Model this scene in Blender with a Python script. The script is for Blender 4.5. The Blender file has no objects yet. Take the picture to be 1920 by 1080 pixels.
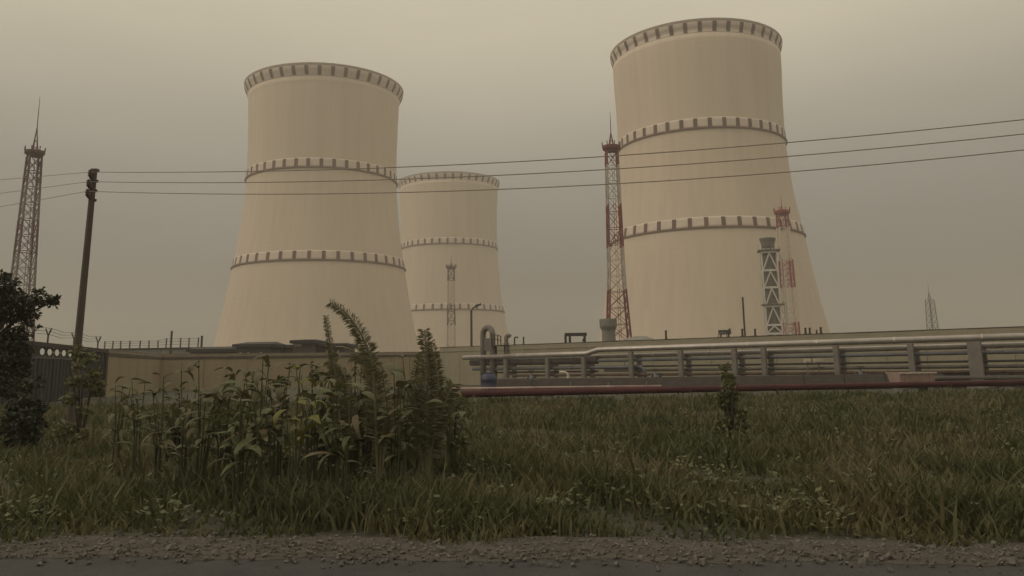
import bpy, math, random
import numpy as np
from mathutils import Vector, Matrix

random.seed(7)
rng = np.random.default_rng(11)
scene = bpy.context.scene
COL = scene.collection

# ------------------------------------------------------------------ camera
FPX = 1550.0                       # focal length in pixels of a 1920 wide frame
CX, CY = 960.0, 400.0              # optical axis: the video frame sits high in the picture
PITCH = math.atan(290.0 / FPX)
ROLL = 0.0157
CAMH = 2.2
F = Vector((0, math.cos(PITCH), math.sin(PITCH)))
R0 = Vector((1, 0, 0))
U0 = Vector((0, -math.sin(PITCH), math.cos(PITCH)))
RV = R0 * math.cos(ROLL) - U0 * math.sin(ROLL)
UV = R0 * math.sin(ROLL) + U0 * math.cos(ROLL)
CAM = Vector((0, 0, CAMH))
cam_data = bpy.data.cameras.new("camera")
cam = bpy.data.objects.new("camera", cam_data)
COL.objects.link(cam)
m = Matrix((RV, UV, -F)).transposed().to_4x4()
m.translation = CAM
cam.matrix_world = m
cam_data.sensor_width = 36
cam_data.lens = 36 * FPX / 1920
cam_data.shift_y = -(540 - CY) / 1920
cam_data.clip_start = 0.1
cam_data.clip_end = 12000
scene.camera = cam

# ------------------------------------------------------------------ sky, sun, exposure
SUN_ELEV, SUN_AZ = math.radians(38), math.radians(-104)     # azimuth from +Y towards +X
world = bpy.data.worlds.new("World")
scene.world = world
world.use_nodes = True
wn, wl = world.node_tree.nodes, world.node_tree.links
wn.clear()
w_out = wn.new("ShaderNodeOutputWorld")
w_bg = wn.new("ShaderNodeBackground")
sky = wn.new("ShaderNodeTexSky")
sky.sky_type = 'NISHITA'
sky.sun_disc = False
sky.sun_elevation = SUN_ELEV
sky.sun_rotation = SUN_AZ
sky.dust_density = 6.0
sky.air_density = 1.5
sky_dim = wn.new("ShaderNodeMixRGB"); sky_dim.blend_type = 'MULTIPLY'; sky_dim.inputs[0].default_value = 1
sky_dim.inputs[2].default_value = (0.3, 0.3, 0.3, 1)
wl.new(sky.outputs[0], sky_dim.inputs[1])
tc = wn.new("ShaderNodeTexCoord")
sep = wn.new("ShaderNodeSeparateXYZ")
wl.new(tc.outputs['Generated'], sep.inputs[0])
ramp = wn.new("ShaderNodeValToRGB")      # overcast: dim smoggy horizon, brighter cloud overhead
cr = ramp.color_ramp
cr.elements[0].position = 0.0; cr.elements[0].color = (0.150, 0.141, 0.129, 1)
cr.elements[1].position = 1.0; cr.elements[1].color = (0.95, 0.87, 0.70, 1)
for pos, c in ((0.10, (0.195, 0.183, 0.163)), (0.22, (0.335, 0.311, 0.262)), (0.38, (0.640, 0.575, 0.435)), (0.6, (0.80, 0.73, 0.57))):
    e = cr.elements.new(pos); e.color = (*c, 1)
wl.new(sep.outputs['Z'], ramp.inputs[0])
cn = wn.new("ShaderNodeTexNoise"); cn.inputs['Scale'].default_value = 2.2; cn.inputs['Detail'].default_value = 4
mp = wn.new("ShaderNodeMapping"); mp.inputs['Scale'].default_value = (1, 1, 2.5)
wl.new(tc.outputs['Generated'], mp.inputs[0]); wl.new(mp.outputs[0], cn.inputs['Vector'])
cmr = wn.new("ShaderNodeMapRange"); cmr.inputs['From Min'].default_value = 0.3; cmr.inputs['From Max'].default_value = 0.7
cmr.inputs['To Min'].default_value = 0.92; cmr.inputs['To Max'].default_value = 1.08
wl.new(cn.outputs['Fac'], cmr.inputs['Value'])
cmul = wn.new("ShaderNodeMixRGB"); cmul.blend_type = 'MULTIPLY'; cmul.inputs[0].default_value = 1
wl.new(ramp.outputs[0], cmul.inputs[1]); wl.new(cmr.outputs[0], cmul.inputs[2])
# the cloud deck is opaque; a little of the clear sky above it comes through
mixs = wn.new("ShaderNodeMixRGB"); mixs.blend_type = 'MIX'; mixs.inputs[0].default_value = 0.06
SKY_STRENGTH = 0.1
up = wn.new("ShaderNodeMixRGB"); up.blend_type = 'MULTIPLY'; up.inputs[0].default_value = 1
up.inputs[2].default_value = (1 / SKY_STRENGTH,) * 3 + (1,)
wl.new(cmul.outputs[0], up.inputs[1])
wl.new(up.outputs[0], mixs.inputs[1]); wl.new(sky_dim.outputs[0], mixs.inputs[2])
wl.new(mixs.outputs[0], w_bg.inputs[0])
w_bg.inputs[1].default_value = SKY_STRENGTH
wl.new(w_bg.outputs[0], w_out.inputs[0])

sun_data = bpy.data.lights.new("sun", 'SUN')
sun_data.energy = 0.75
sun_data.angle = math.radians(25)
sun_data.color = (1.0, 0.90, 0.74)
sun = bpy.data.objects.new("sun", sun_data)
COL.objects.link(sun)
sd = Vector((math.sin(SUN_AZ) * math.cos(SUN_ELEV), math.cos(SUN_AZ) * math.cos(SUN_ELEV), math.sin(SUN_ELEV)))
sun.rotation_euler = sd.to_track_quat('Z', 'Y').to_euler()
scene.view_settings.view_transform = 'Standard'
scene.view_settings.look = 'None'
scene.view_settings.gamma = 1
scene.view_settings.use_curve_mapping = False
scene.view_settings.exposure = 0.0
scene.cycles.volume_bounces = 2
scene.cycles.volume_step_rate = 4
scene.cycles.use_denoising = True

# ------------------------------------------------------------------ helpers
def ray(px, py):
    return F + RV * ((px - CX) / FPX) + UV * ((CY - py) / FPX)
def at_y(px, py, Y):
    v = ray(px, py); return CAM + v * (Y / v.y)
def at_z(px, py, z):
    v = ray(px, py); return CAM + v * ((z - CAMH) / v.z)
def on_plane(px, py, P, n):
    v = ray(px, py); return CAM + v * ((Vector(P) - CAM).dot(n) / v.dot(n))

class MB:
    """collects shapes for one mesh"""
    def __init__(s): s.v = []; s.f = []
    def add(s, vs, fs):
        b = len(s.v); s.v += [tuple(x) for x in vs]; s.f += [tuple(i + b for i in q) for q in fs]; return s
    def box(s, c, d, rz=0.0):
        cx, cy, cz = c; dx, dy, dz = (k / 2 for k in d); co, si = math.cos(rz), math.sin(rz)
        vs = []
        for z in (-dz, dz):
            for x, y in ((-dx, -dy), (dx, -dy), (dx, dy), (-dx, dy)):
                vs.append((cx + x * co - y * si, cy + x * si + y * co, cz + z))
        return s.add(vs, [(3, 2, 1, 0), (4, 5, 6, 7), (0, 1, 5, 4), (1, 2, 6, 5), (2, 3, 7, 6), (3, 0, 4, 7)])
    def tube(s, pts, r, n=8, cap=True):
        pts = [Vector(p) for p in pts]
        rs = r if isinstance(r, (list, tuple)) else [r] * len(pts)
        vs, fs = [], []
        prev = None
        for i, p in enumerate(pts):
            a = pts[max(i - 1, 0)]; b = pts[min(i + 1, len(pts) - 1)]
            t = (b - a).normalized()
            if prev is None:
                u = t.cross(Vector((0, 0, 1)) if abs(t.z) < 0.9 else Vector((0, 1, 0))).normalized()
            else:
                u = (prev - t * prev.dot(t)).normalized()
            prev = u
            w = t.cross(u)
            off = math.pi / 4 if n == 4 else 0
            for k in range(n):
                a_ = 2 * math.pi * k / n + off
                vs.append(p + (u * math.cos(a_) + w * math.sin(a_)) * rs[i])
        for i in range(len(pts) - 1):
            for k in range(n):
                k2 = (k + 1) % n
                fs.append((i * n + k, i * n + k2, (i + 1) * n + k2, (i + 1) * n + k))
        if cap:
            fs.append(tuple(range(n))[::-1]); fs.append(tuple((len(pts) - 1) * n + k for k in range(n)))
        return s.add(vs, fs)
    def bar(s, a, b, w): return s.tube([a, b], w * 0.7071, 4)
    def lathe(s, prof, n=32, c=(0, 0, 0), closed=False):
        vs, fs = [], []
        for r, z in prof:
            for k in range(n):
                a = 2 * math.pi * k / n
                vs.append((c[0] + r * math.cos(a), c[1] + r * math.sin(a), c[2] + z))
        m_ = len(prof)
        for i in range(m_ if closed else m_ - 1):
            j = (i + 1) % m_
            for k in range(n):
                k2 = (k + 1) % n
                fs.append((i * n + k, i * n + k2, j * n + k2, j * n + k))
        if not closed:
            if prof[0][0] > 1e-6: fs.append(tuple(range(n))[::-1])
            if prof[-1][0] > 1e-6: fs.append(tuple((m_ - 1) * n + k for k in range(n)))
        return s.add(vs, fs)
    def mesh(s, name, smooth=False):
        me = bpy.data.meshes.new(name); me.from_pydata(s.v, [], s.f); me.validate()
        if smooth: me.shade_smooth()
        me.update(); return me
    def build(s, name, mt, parent=None, smooth=False, loc=None):
        return obj(name, s.mesh(name, smooth), mt, parent, loc)

def obj(name, me, mt, parent=None, loc=None):
    o = bpy.data.objects.new(name, me); COL.objects.link(o)
    if mt is not None and not me.materials: me.materials.append(mt)
    if parent is not None: o.parent = parent
    if loc is not None: o.location = loc
    return o
def tag(o, label=None, cat=None, group=None, kind=None):
    for k, v in (("label", label), ("category", cat), ("group", group), ("kind", kind)):
        if v: o[k] = v
    return o
def thing(name, loc, label, cat, group=None, rz=0.0):
    o = bpy.data.objects.new(name, None); COL.objects.link(o)
    o.location = loc; o.rotation_euler.z = rz; o.empty_display_size = 0.5
    return tag(o, label, cat, group)

def mat(name, col, rough=0.85, var=0.12, scale=1.0, bump=0.0, bscale=None, metal=0.0, stretch=(1, 1, 1), col2=None):
    mt = bpy.data.materials.new(name); mt.use_nodes = True
    n, l = mt.node_tree.nodes, mt.node_tree.links
    b = n["Principled BSDF"]; b.inputs['Roughness'].default_value = rough; b.inputs['Metallic'].default_value = metal
    t = n.new("ShaderNodeTexCoord"); mp_ = n.new("ShaderNodeMapping"); mp_.inputs['Scale'].default_value = stretch
    l.new(t.outputs['Object'], mp_.inputs[0])
    nz = n.new("ShaderNodeTexNoise"); nz.inputs['Scale'].default_value = scale; nz.inputs['Detail'].default_value = 7
    nz.inputs['Roughness'].default_value = 0.62
    l.new(mp_.outputs[0], nz.inputs['Vector'])
    rp = n.new("ShaderNodeValToRGB"); rp.color_ramp.elements[0].position = 0.3; rp.color_ramp.elements[1].position = 0.7
    c2 = col2 or tuple(min(1, c * (1 + var)) for c in col)
    rp.color_ramp.elements[0].color = (*[c * (1 - var) for c in col], 1); rp.color_ramp.elements[1].color = (*c2, 1)
    l.new(nz.outputs['Fac'], rp.inputs[0]); l.new(rp.outputs[0], b.inputs['Base Color'])
    if bump:
        nb = n.new("ShaderNodeTexNoise"); nb.inputs['Scale'].default_value = bscale or scale * 6; nb.inputs['Detail'].default_value = 5
        l.new(t.outputs['Object'], nb.inputs['Vector'])
        bp = n.new("ShaderNodeBump"); bp.inputs['Strength'].default_value = bump; bp.inputs['Distance'].default_value = 0.05
        l.new(nb.outputs['Fac'], bp.inputs['Height']); l.new(bp.outputs[0], b.inputs['Normal'])
    return mt

M = {}
def shell_mat():
    mt = mat('tower_concrete', (0.635, 0.525, 0.412), 0.9, 0.05, 0.05, 0.25, 0.6, stretch=(1, 1, 0.12))
    n, l = mt.node_tree.nodes, mt.node_tree.links
    b = n["Principled BSDF"]; src = b.inputs['Base Color'].links[0].from_socket
    t = n.new("ShaderNodeTexCoord"); mp_ = n.new("ShaderNodeMapping"); mp_.inputs['Scale'].default_value = (1, 1, 0.03)
    l.new(t.outputs['Object'], mp_.inputs[0])
    nz = n.new("ShaderNodeTexNoise"); nz.inputs['Scale'].default_value = 0.35; nz.inputs['Detail'].default_value = 5; l.new(mp_.outputs[0], nz.inputs['Vector'])
    m1 = n.new("ShaderNodeMapRange"); m1.inputs['From Min'].default_value = .35; m1.inputs['From Max'].default_value = .7; m1.inputs['To Min'].default_value = 1.02; m1.inputs['To Max'].default_value = .945
    l.new(nz.outputs['Fac'], m1.inputs['Value'])
    s_ = n.new("ShaderNodeSeparateXYZ"); l.new(t.outputs['Object'], s_.inputs[0])
    md = n.new("ShaderNodeMath"); md.operation = 'MODULO'; md.inputs[1].default_value = 3.0; l.new(s_.outputs['Z'], md.inputs[0])
    gt = n.new("ShaderNodeMath"); gt.operation = 'LESS_THAN'; gt.inputs[1].default_value = 0.25; l.new(md.outputs[0], gt.inputs[0])
    m2 = n.new("ShaderNodeMapRange"); m2.inputs['To Min'].default_value = 1.0; m2.inputs['To Max'].default_value = .95; l.new(gt.outputs[0], m2.inputs['Value'])
    mu = n.new("ShaderNodeMath"); mu.operation = 'MULTIPLY'; l.new(m1.outputs[0], mu.inputs[0]); l.new(m2.outputs[0], mu.inputs[1])
    mx = n.new("ShaderNodeMixRGB"); mx.blend_type = 'MULTIPLY'; mx.inputs[0].default_value = 1; l.new(src, mx.inputs[1]); l.new(mu.outputs[0], mx.inputs[2])
    l.new(mx.outputs[0], b.inputs['Base Color']); return mt
M['shell'] = shell_mat()
M['band'] = mat('tower_band_paint', (0.655, 0.545, 0.452), 0.8, 0.07, 0.3)
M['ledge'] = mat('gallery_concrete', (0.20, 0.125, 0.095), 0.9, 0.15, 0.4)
def mark_mat():
    mt = mat('marking_paint', (0.098, 0.042, 0.030), 0.8, 0.2, 0.6)
    n, l = mt.node_tree.nodes, mt.node_tree.links; b = n["Principled BSDF"]; src = b.inputs['Base Color'].links[0].from_socket
    oi = n.new("ShaderNodeObjectInfo"); mr = n.new("ShaderNodeMapRange"); mr.inputs['To Min'].default_value = .75; mr.inputs['To Max'].default_value = 1.25
    l.new(oi.outputs['Random'], mr.inputs['Value'])
    mx = n.new("ShaderNodeMixRGB"); mx.blend_type = 'MULTIPLY'; mx.inputs[0].default_value = 1; l.new(src, mx.inputs[1]); l.new(mr.outputs[0], mx.inputs[2]); l.new(mx.outputs[0], b.inputs['Base Color'])
    return mt
M['mark'] = mark_mat()
M['lip'] = mat('rim_lip', (0.40, 0.33, 0.265), 0.9, 0.12, 0.4)
M['concrete'] = mat('grey_concrete', (0.20, 0.19, 0.165), 0.9, 0.18, 0.8, 0.3)
M['wall'] = mat('tan_wall_render', (0.31, 0.25, 0.155), 0.95, 0.2, 0.35, 0.3, 6, stretch=(1, 1, 0.35))
M['wall_pale'] = mat('pale_wall_render', (0.30, 0.265, 0.19), 0.95, 0.18, 0.3, 0.3, 6, stretch=(1, 1, 0.4))
M['coping'] = mat('wall_coping', (0.27, 0.225, 0.165), 0.95, 0.2, 0.8, 0.3)
M['coping_dark'] = mat('dark_coping_shadow_line', (0.085, 0.066, 0.05), 0.95, 0.3, 0.8, 0.3)  # dark top of the pale wall; on the tan walls a painted shadow line
M['pole'] = mat('pole_concrete', (0.10, 0.080, 0.067), 0.95, 0.25, 1.2, 0.4, stretch=(1, 1, 0.2))
M['dark_metal'] = mat('dark_metal', (0.045, 0.038, 0.034), 0.6, 0.25, 3)
M['wire'] = mat('line_wire', (0.32, 0.265, 0.205), 0.6, 0.1, 3)
M['pipe'] = mat('pipe_cladding', (0.40, 0.36, 0.33), 0.42, 0.15, 0.8, 0.1, metal=0.55)
M['pipe_dark'] = mat('dark_pipe', (0.11, 0.098, 0.088), 0.6, 0.3, 0.8, 0.2, metal=0.2)
M['pipe_red'] = mat('red_pipe_paint', (0.055, 0.006, 0.009), 0.8, 0.25, 0.8, 0.2)
M['steel_white'] = mat('white_steel', (0.58, 0.54, 0.48), 0.6, 0.08, 1)
M['duct'] = mat('grey_duct', (0.14, 0.125, 0.105), 0.7, 0.12, 0.6)
M['support'] = mat('support_concrete', (0.19, 0.17, 0.15), 0.95, 0.25, 1, 0.4)
M['parapet'] = mat('stained_concrete', (0.105, 0.092, 0.086), 0.95, 0.3, 0.8, 0.4)
M['gate'] = mat('gate_sheet', (0.022, 0.022, 0.023), 0.8, 0.25, 0.7, 0.2, stretch=(1, 1, 0.3))
M['gate_frame'] = mat('gate_frame_paint', (0.035, 0.022, 0.018), 0.7, 0.25, 1)
M['roof'] = mat('dark_roof', (0.026, 0.021, 0.018), 0.8, 0.25, 0.5)
M['shed'] = mat('shed_wall', (0.075, 0.062, 0.052), 0.9, 0.2, 0.5)
M['pale'] = mat('pale_paint', (0.55, 0.48, 0.42), 0.7, 0.1, 1)
M['pink'] = mat('pinkish_paint_highlight', (0.36, 0.25, 0.22), 0.8, 0.22, 0.9)  # colour of the skip, and of the highlight painted over the red pipe
M['blue'] = mat('blue_plastic', (0.03, 0.03, 0.075), 0.5, 0.15, 1)
M['glass'] = mat('window_glass', (0.3, 0.29, 0.27), 0.15, 0.1, 1)
M['bark'] = mat('bark', (0.05, 0.038, 0.028), 0.95, 0.3, 3, 0.5)
M['stem'] = mat('green_stem', (0.06, 0.06, 0.022), 0.8, 0.3, 3)

def leaf_mat(name, cols, rough=0.6):
    mt = bpy.data.materials.new(name); mt.use_nodes = True
    n, l = mt.node_tree.nodes, mt.node_tree.links
    b = n["Principled BSDF"]; b.inputs['Roughness'].default_value = rough
    g = n.new("ShaderNodeNewGeometry"); rp = n.new("ShaderNodeValToRGB")
    k = len(cols)
    while len(rp.color_ramp.elements) < k: rp.color_ramp.elements.new(0.5)
    for i, c in enumerate(cols):
        rp.color_ramp.elements[i].position = i / (k - 1); rp.color_ramp.elements[i].color = (*c, 1)
    l.new(g.outputs['Random Per Island'], rp.inputs[0]); l.new(rp.outputs[0], b.inputs['Base Color'])
    tr = n.new("ShaderNodeBsdfTranslucent"); l.new(rp.outputs[0], tr.inputs[0])
    mx = n.new("ShaderNodeMixShader"); mx.inputs[0].default_value = 0.25
    l.new(b.outputs[0], mx.inputs[1]); l.new(tr.outputs[0], mx.inputs[2]); l.new(mx.outputs[0], n["Material Output"].inputs[0])
    return mt
M['tree_leaf'] = leaf_mat('tree_leaf', [(0.018, 0.022, 0.010), (0.030, 0.036, 0.014), (0.045, 0.050, 0.020)])
M['weed'] = leaf_mat('weed_leaf', [(0.075, 0.082, 0.030), (0.105, 0.112, 0.042), (0.145, 0.14, 0.06)])
M['weed_dark'] = leaf_mat('dark_weed_leaf', [(0.060, 0.068, 0.027), (0.088, 0.094, 0.036), (0.115, 0.108, 0.047), (0.13, 0.098, 0.052)])
M['weed_yellow'] = leaf_mat('yellowing_leaf', [(0.13, 0.13, 0.025), (0.16, 0.15, 0.03), (0.11, 0.12, 0.03)])
M['dry'] = leaf_mat('dry_leaf', [(0.16, 0.125, 0.06), (0.11, 0.08, 0.04), (0.19, 0.16, 0.08)])
M['pale_leaf'] = leaf_mat('pale_leaf', [(0.10, 0.105, 0.04), (0.14, 0.14, 0.055), (0.18, 0.17, 0.08)])
M['frond'] = leaf_mat('frond_leaf', [(0.15, 0.142, 0.075), (0.185, 0.172, 0.092), (0.22, 0.20, 0.115)])
def patchy(mt):
    # dry and green patches across the verge
    n, l = mt.node_tree.nodes, mt.node_tree.links
    rp = [x for x in n if x.type == 'VALTORGB'][0]; g = [x for x in n if x.type == 'NEW_GEOMETRY'][0]
    nz = n.new("ShaderNodeTexNoise"); nz.inputs['Scale'].default_value = .35; nz.inputs['Detail'].default_value = 4
    l.new(g.outputs['Position'], nz.inputs['Vector'])
    mr = n.new("ShaderNodeMapRange"); mr.inputs['From Min'].default_value = .38; mr.inputs['From Max'].default_value = .64; l.new(nz.outputs['Fac'], mr.inputs['Value'])
    m1 = n.new("ShaderNodeMath"); m1.operation = 'MULTIPLY'; m1.inputs[1].default_value = .55; l.new(mr.outputs[0], m1.inputs[0])
    m2 = n.new("ShaderNodeMath"); m2.operation = 'MULTIPLY_ADD'; m2.inputs[1].default_value = .5; l.new(g.outputs['Random Per Island'], m2.inputs[0]); l.new(m1.outputs[0], m2.inputs[2])
    l.new(m2.outputs[0], rp.inputs[0]); return mt
M['grass'] = leaf_mat('grass_blade', [(0.048, 0.055, 0.020), (0.072, 0.080, 0.028), (0.12, 0.108, 0.046), (0.17, 0.140, 0.075)], 0.8)

# ------------------------------------------------------------------ ground, verge, road
def ground_mat():
    return mat('ground_soil', (0.045, 0.042, 0.024), 0.95, 0.35, 0.25, 0.6, 3, col2=(0.055, 0.055, 0.028))
def grid_sheet(name, x0, x1, y0, y1, nx, ny, zf, mt):
    xs = np.linspace(x0, x1, nx); ys = np.linspace(y0, y1, ny)
    vs = [(x, y, zf(x, y)) for y in ys for x in xs]
    fs = [(j * nx + i, j * nx + i + 1, (j + 1) * nx + i + 1, (j + 1) * nx + i) for j in range(ny - 1) for i in range(nx - 1)]
    b = MB(); b.v = vs; b.f = fs
    return b.build(name, mt)
tag(grid_sheet('ground', -2500, 2500, -600, 2600, 3, 3, lambda x, y: 0.0, ground_mat()), kind='structure')
def road_edge(x): return 10.2 - 0.10 * x
def verge_z(x, y):
    d = min(1, max(0, (y - road_edge(x)) / 2.5))
    return 0.02 + d * (0.10 + 0.07 * math.sin(x * 0.43 + 1.3) * math.cos(y * 0.37) + 0.05 * math.sin(x * 1.3 + y * 0.9))
def verge_grid(x, y): return verge_z(x, y) if y < 58 else -0.05
vs, fs = [], []
NXV, NYV = 130, 90
for j in range(NYV):
    for i in range(NXV):
        x = -46 + 106 * i / (NXV - 1)
        y = road_edge(x) - 0.3 + (58 - road_edge(x) + 0.3) * (j / (NYV - 1)) ** 1.4
        vs.append((x, y, verge_z(x, y) if j < NYV - 1 else -0.03))
for j in range(NYV - 1):
    for i in range(NXV - 1):
        a = j * NXV + i; fs.append((a, a + 1, a + NXV + 1, a + NXV))
vb = MB(); vb.v = vs; vb.f = fs
tag(vb.build('verge', mat('verge_soil', (0.042, 0.036, 0.022), 0.95, 0.4, 0.6, 0.8, 5, col2=(0.052, 0.048, 0.026)), smooth=True), kind='structure')
rb = MB()
for i in range(40):
    x0, x1 = -60 + 4 * i, -56 + 4 * i
    rb.add([(x0, road_edge(x0) - 14, 0.03), (x1, road_edge(x1) - 14, 0.03), (x1, road_edge(x1), 0.03), (x0, road_edge(x0), 0.03)], [(0, 1, 2, 3)])
tag(rb.build('road', mat('asphalt', (0.045, 0.043, 0.041), 0.9, 0.25, 1.5, 0.6, 60)), kind='structure')
sb = MB()
for i in range(640):
    x0, x1 = -60 + i * .25, -59.75 + i * .25
    def ed(x, o): return road_edge(x) + o + 0.12 * math.sin(x * 1.7) + 0.08 * math.sin(x * 4.1 + 1)
    sb.add([(x0, road_edge(x0) - 0.15 + 0.1 * math.sin(x0 * 2.3) + .06 * math.sin(x0 * 7.1), 0.0335), (x1, road_edge(x1) - 0.15 + 0.1 * math.sin(x1 * 2.3) + .06 * math.sin(x1 * 7.1), 0.0335),
            (x1, ed(x1, 0.9), 0.075), (x0, ed(x0, 0.9), 0.075)], [(0, 1, 2, 3)])
tag(sb.build('gravel_shoulder', mat('gravel_dust', (0.075, 0.064, 0.05), 0.95, 0.35, 3, 0.9, 40)), kind='structure')

# ------------------------------------------------------------------ cooling towers
def cooling_tower(px, py, ring_z, rim_r, label, zs=1.0):
    c = at_z(px, py, 175.0)
    z1, z2 = ring_z
    t = thing('cooling_tower', (c.x, c.y, 0), label, 'cooling tower', 'concrete cooling towers')
    # shell radius through known heights (monotone cubic)
    ks = [(0, 62.5), (z2 * 0.45, 56.2), (z2, 50.3), ((z1 + z2) / 2, 46.6), (z1, 44.8), (145, 45.0), (160, 45.6), (167.6, 46.1 if rim_r > 47 else 45.7), (169.8, rim_r - 1.3), (171.8, rim_r - .35), (173.2, rim_r - 0.1), (175, rim_r)]
    zz = np.array([k[0] for k in ks]); rr = np.array([k[1] for k in ks])
    mm = np.gradient(rr, zz)
    def rad(z):
        i = int(min(len(zz) - 2, max(0, np.searchsorted(zz, z) - 1)))
        h = zz[i + 1] - zz[i]; u = (z - zz[i]) / h
        return ((2 * u**3 - 3 * u**2 + 1) * rr[i] + (u**3 - 2 * u**2 + u) * h * mm[i] + (-2 * u**3 + 3 * u**2) * rr[i + 1] + (u**3 - u**2) * h * mm[i + 1])
    prof = [(rad(z), z) for z in np.linspace(0, 167.8, 60)]
    inner = [(rad(167.8) - 0.9, 167.8), (rad(150) - 0.9, 150), (rad(120) - 1, 120)]
    b = MB(); b.lathe(prof + inner, 144); b.f = b.f[:-2]
    b.build('shell', M['shell'], t, True)
    # rim: flared lip at the top with marking panels
    rp_ = [(rad(z) + 0.02, z) for z in np.linspace(167.8, 173.75, 14)]
    lip = [(rim_r + 0.1, 173.8), (rim_r + 0.2, 174.2), (rim_r + 0.25, 174.8), (rim_r, 175.0), (rim_r - 1.1, 175.0), (rim_r - 1.3, 171)]
    b = MB(); b.lathe(rp_ + [(rad(164) - 1.0, 170), (rad(167.8) - 0.95, 167.8)], 144, closed=True)
    rim = b.build('rim', M['band'], t, True)
    b = MB(); b.lathe(lip, 144, closed=True); b.build('lip', M['lip'], rim)
    def panels(parent, z0, z1_, w, n=40, off=0.10, ph=0.0):
        b = MB(); d = 0.35; ng = 6; vs_, fs_ = [], []
        for i in range(ng + 1):
            z = z0 + (z1_ - z0) * i / ng; ra = rad(z) + off
            vs_ += [(ra - d, -w / 2, z), (ra, -w / 2, z), (ra, w / 2, z), (ra - d, w / 2, z)]
        for i in range(ng):
            for k in range(4):
                fs_.append((i * 4 + k, i * 4 + (k + 1) % 4, i * 4 + 4 + (k + 1) % 4, i * 4 + 4 + k))
        fs_ += [(3, 2, 1, 0), (ng * 4, ng * 4 + 1, ng * 4 + 2, ng * 4 + 3)]
        b.add(vs_, fs_)
        me = b.mesh('marking_panel'); me.materials.append(M['mark'])
        for k in range(n):
            o = bpy.data.objects.new('marking_panel', me); COL.objects.link(o); o.parent = parent
            o.rotation_euler.z = 2 * math.pi * (k + ph + random.uniform(-.02, .02)) / n
    panels(rim, 168.3, 173.3, 2.1, off=0.16)
    for zr, ph in ((z1, 0.3), (z2, 0.65)):
        b = MB()
        zl = np.linspace(zr + 0.4, zr + 5.5, 6)
        b.lathe([(rad(z) + 0.12, z) for z in zl] + [(rad(z) - 0.3, z) for z in zl[::-1]], 144, closed=True)
        g = b.build('gallery', M['band'], t, True)
        r_ = rad(zr)
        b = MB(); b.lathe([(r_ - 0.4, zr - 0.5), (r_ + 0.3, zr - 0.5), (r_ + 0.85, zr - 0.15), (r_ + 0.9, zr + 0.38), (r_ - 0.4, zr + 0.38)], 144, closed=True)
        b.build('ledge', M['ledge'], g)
        panels(g, zr + 0.42, zr + 5.15, 2.0, off=0.30, ph=ph)
    return t
cooling_tower(610, 169, (114.5, 61.5), 48.3, 'large pale cooling tower at the left, in front of the smaller one')
cooling_tower(842, 343, (110.5, 52.5), 47.6, 'far cooling tower in the middle, partly hidden behind the left one')
cooling_tower(1302, 98, (118.0, 67.0), 46.9, 'largest nearest cooling tower at the right, behind the lattice mast and vent stack')

# ------------------------------------------------------------------ lattice masts
def band_mat(name, edges, red, white):
    """paint in red and white bands up the mast; edges = heights where the colour changes, red first from the ground"""
    mt = bpy.data.materials.new(name); mt.use_nodes = True
    n, l = mt.node_tree.nodes, mt.node_tree.links
    b = n["Principled BSDF"]; b.inputs['Roughness'].default_value = 0.6
    t = n.new("ShaderNodeTexCoord"); s = n.new("ShaderNodeSeparateXYZ"); l.new(t.outputs['Object'], s.inputs[0])
    top = edges[-1]
    dv = n.new("ShaderNodeMath"); dv.operation = 'DIVIDE'; dv.inputs[1].default_value = top; l.new(s.outputs['Z'], dv.inputs[0])
    rp = n.new("ShaderNodeValToRGB"); rp.color_ramp.interpolation = 'CONSTANT'
    cols = [red, white]
    el = rp.color_ramp.elements
    el[0].position = 0; el[0].color = (*red, 1)
    el[1].position = edges[0] / top; el[1].color = (*white, 1)
    for i, e in enumerate(edges[1:-1]):
        q = el.new(e / top); q.color = (*cols[i % 2], 1)
    l.new(dv.outputs[0], rp.inputs[0]); l.new(rp.outputs[0], b.inputs['Base Color'])
    return mt
RED, WHITE = (0.13, 0.030, 0.030), (0.42, 0.36, 0.31)
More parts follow.
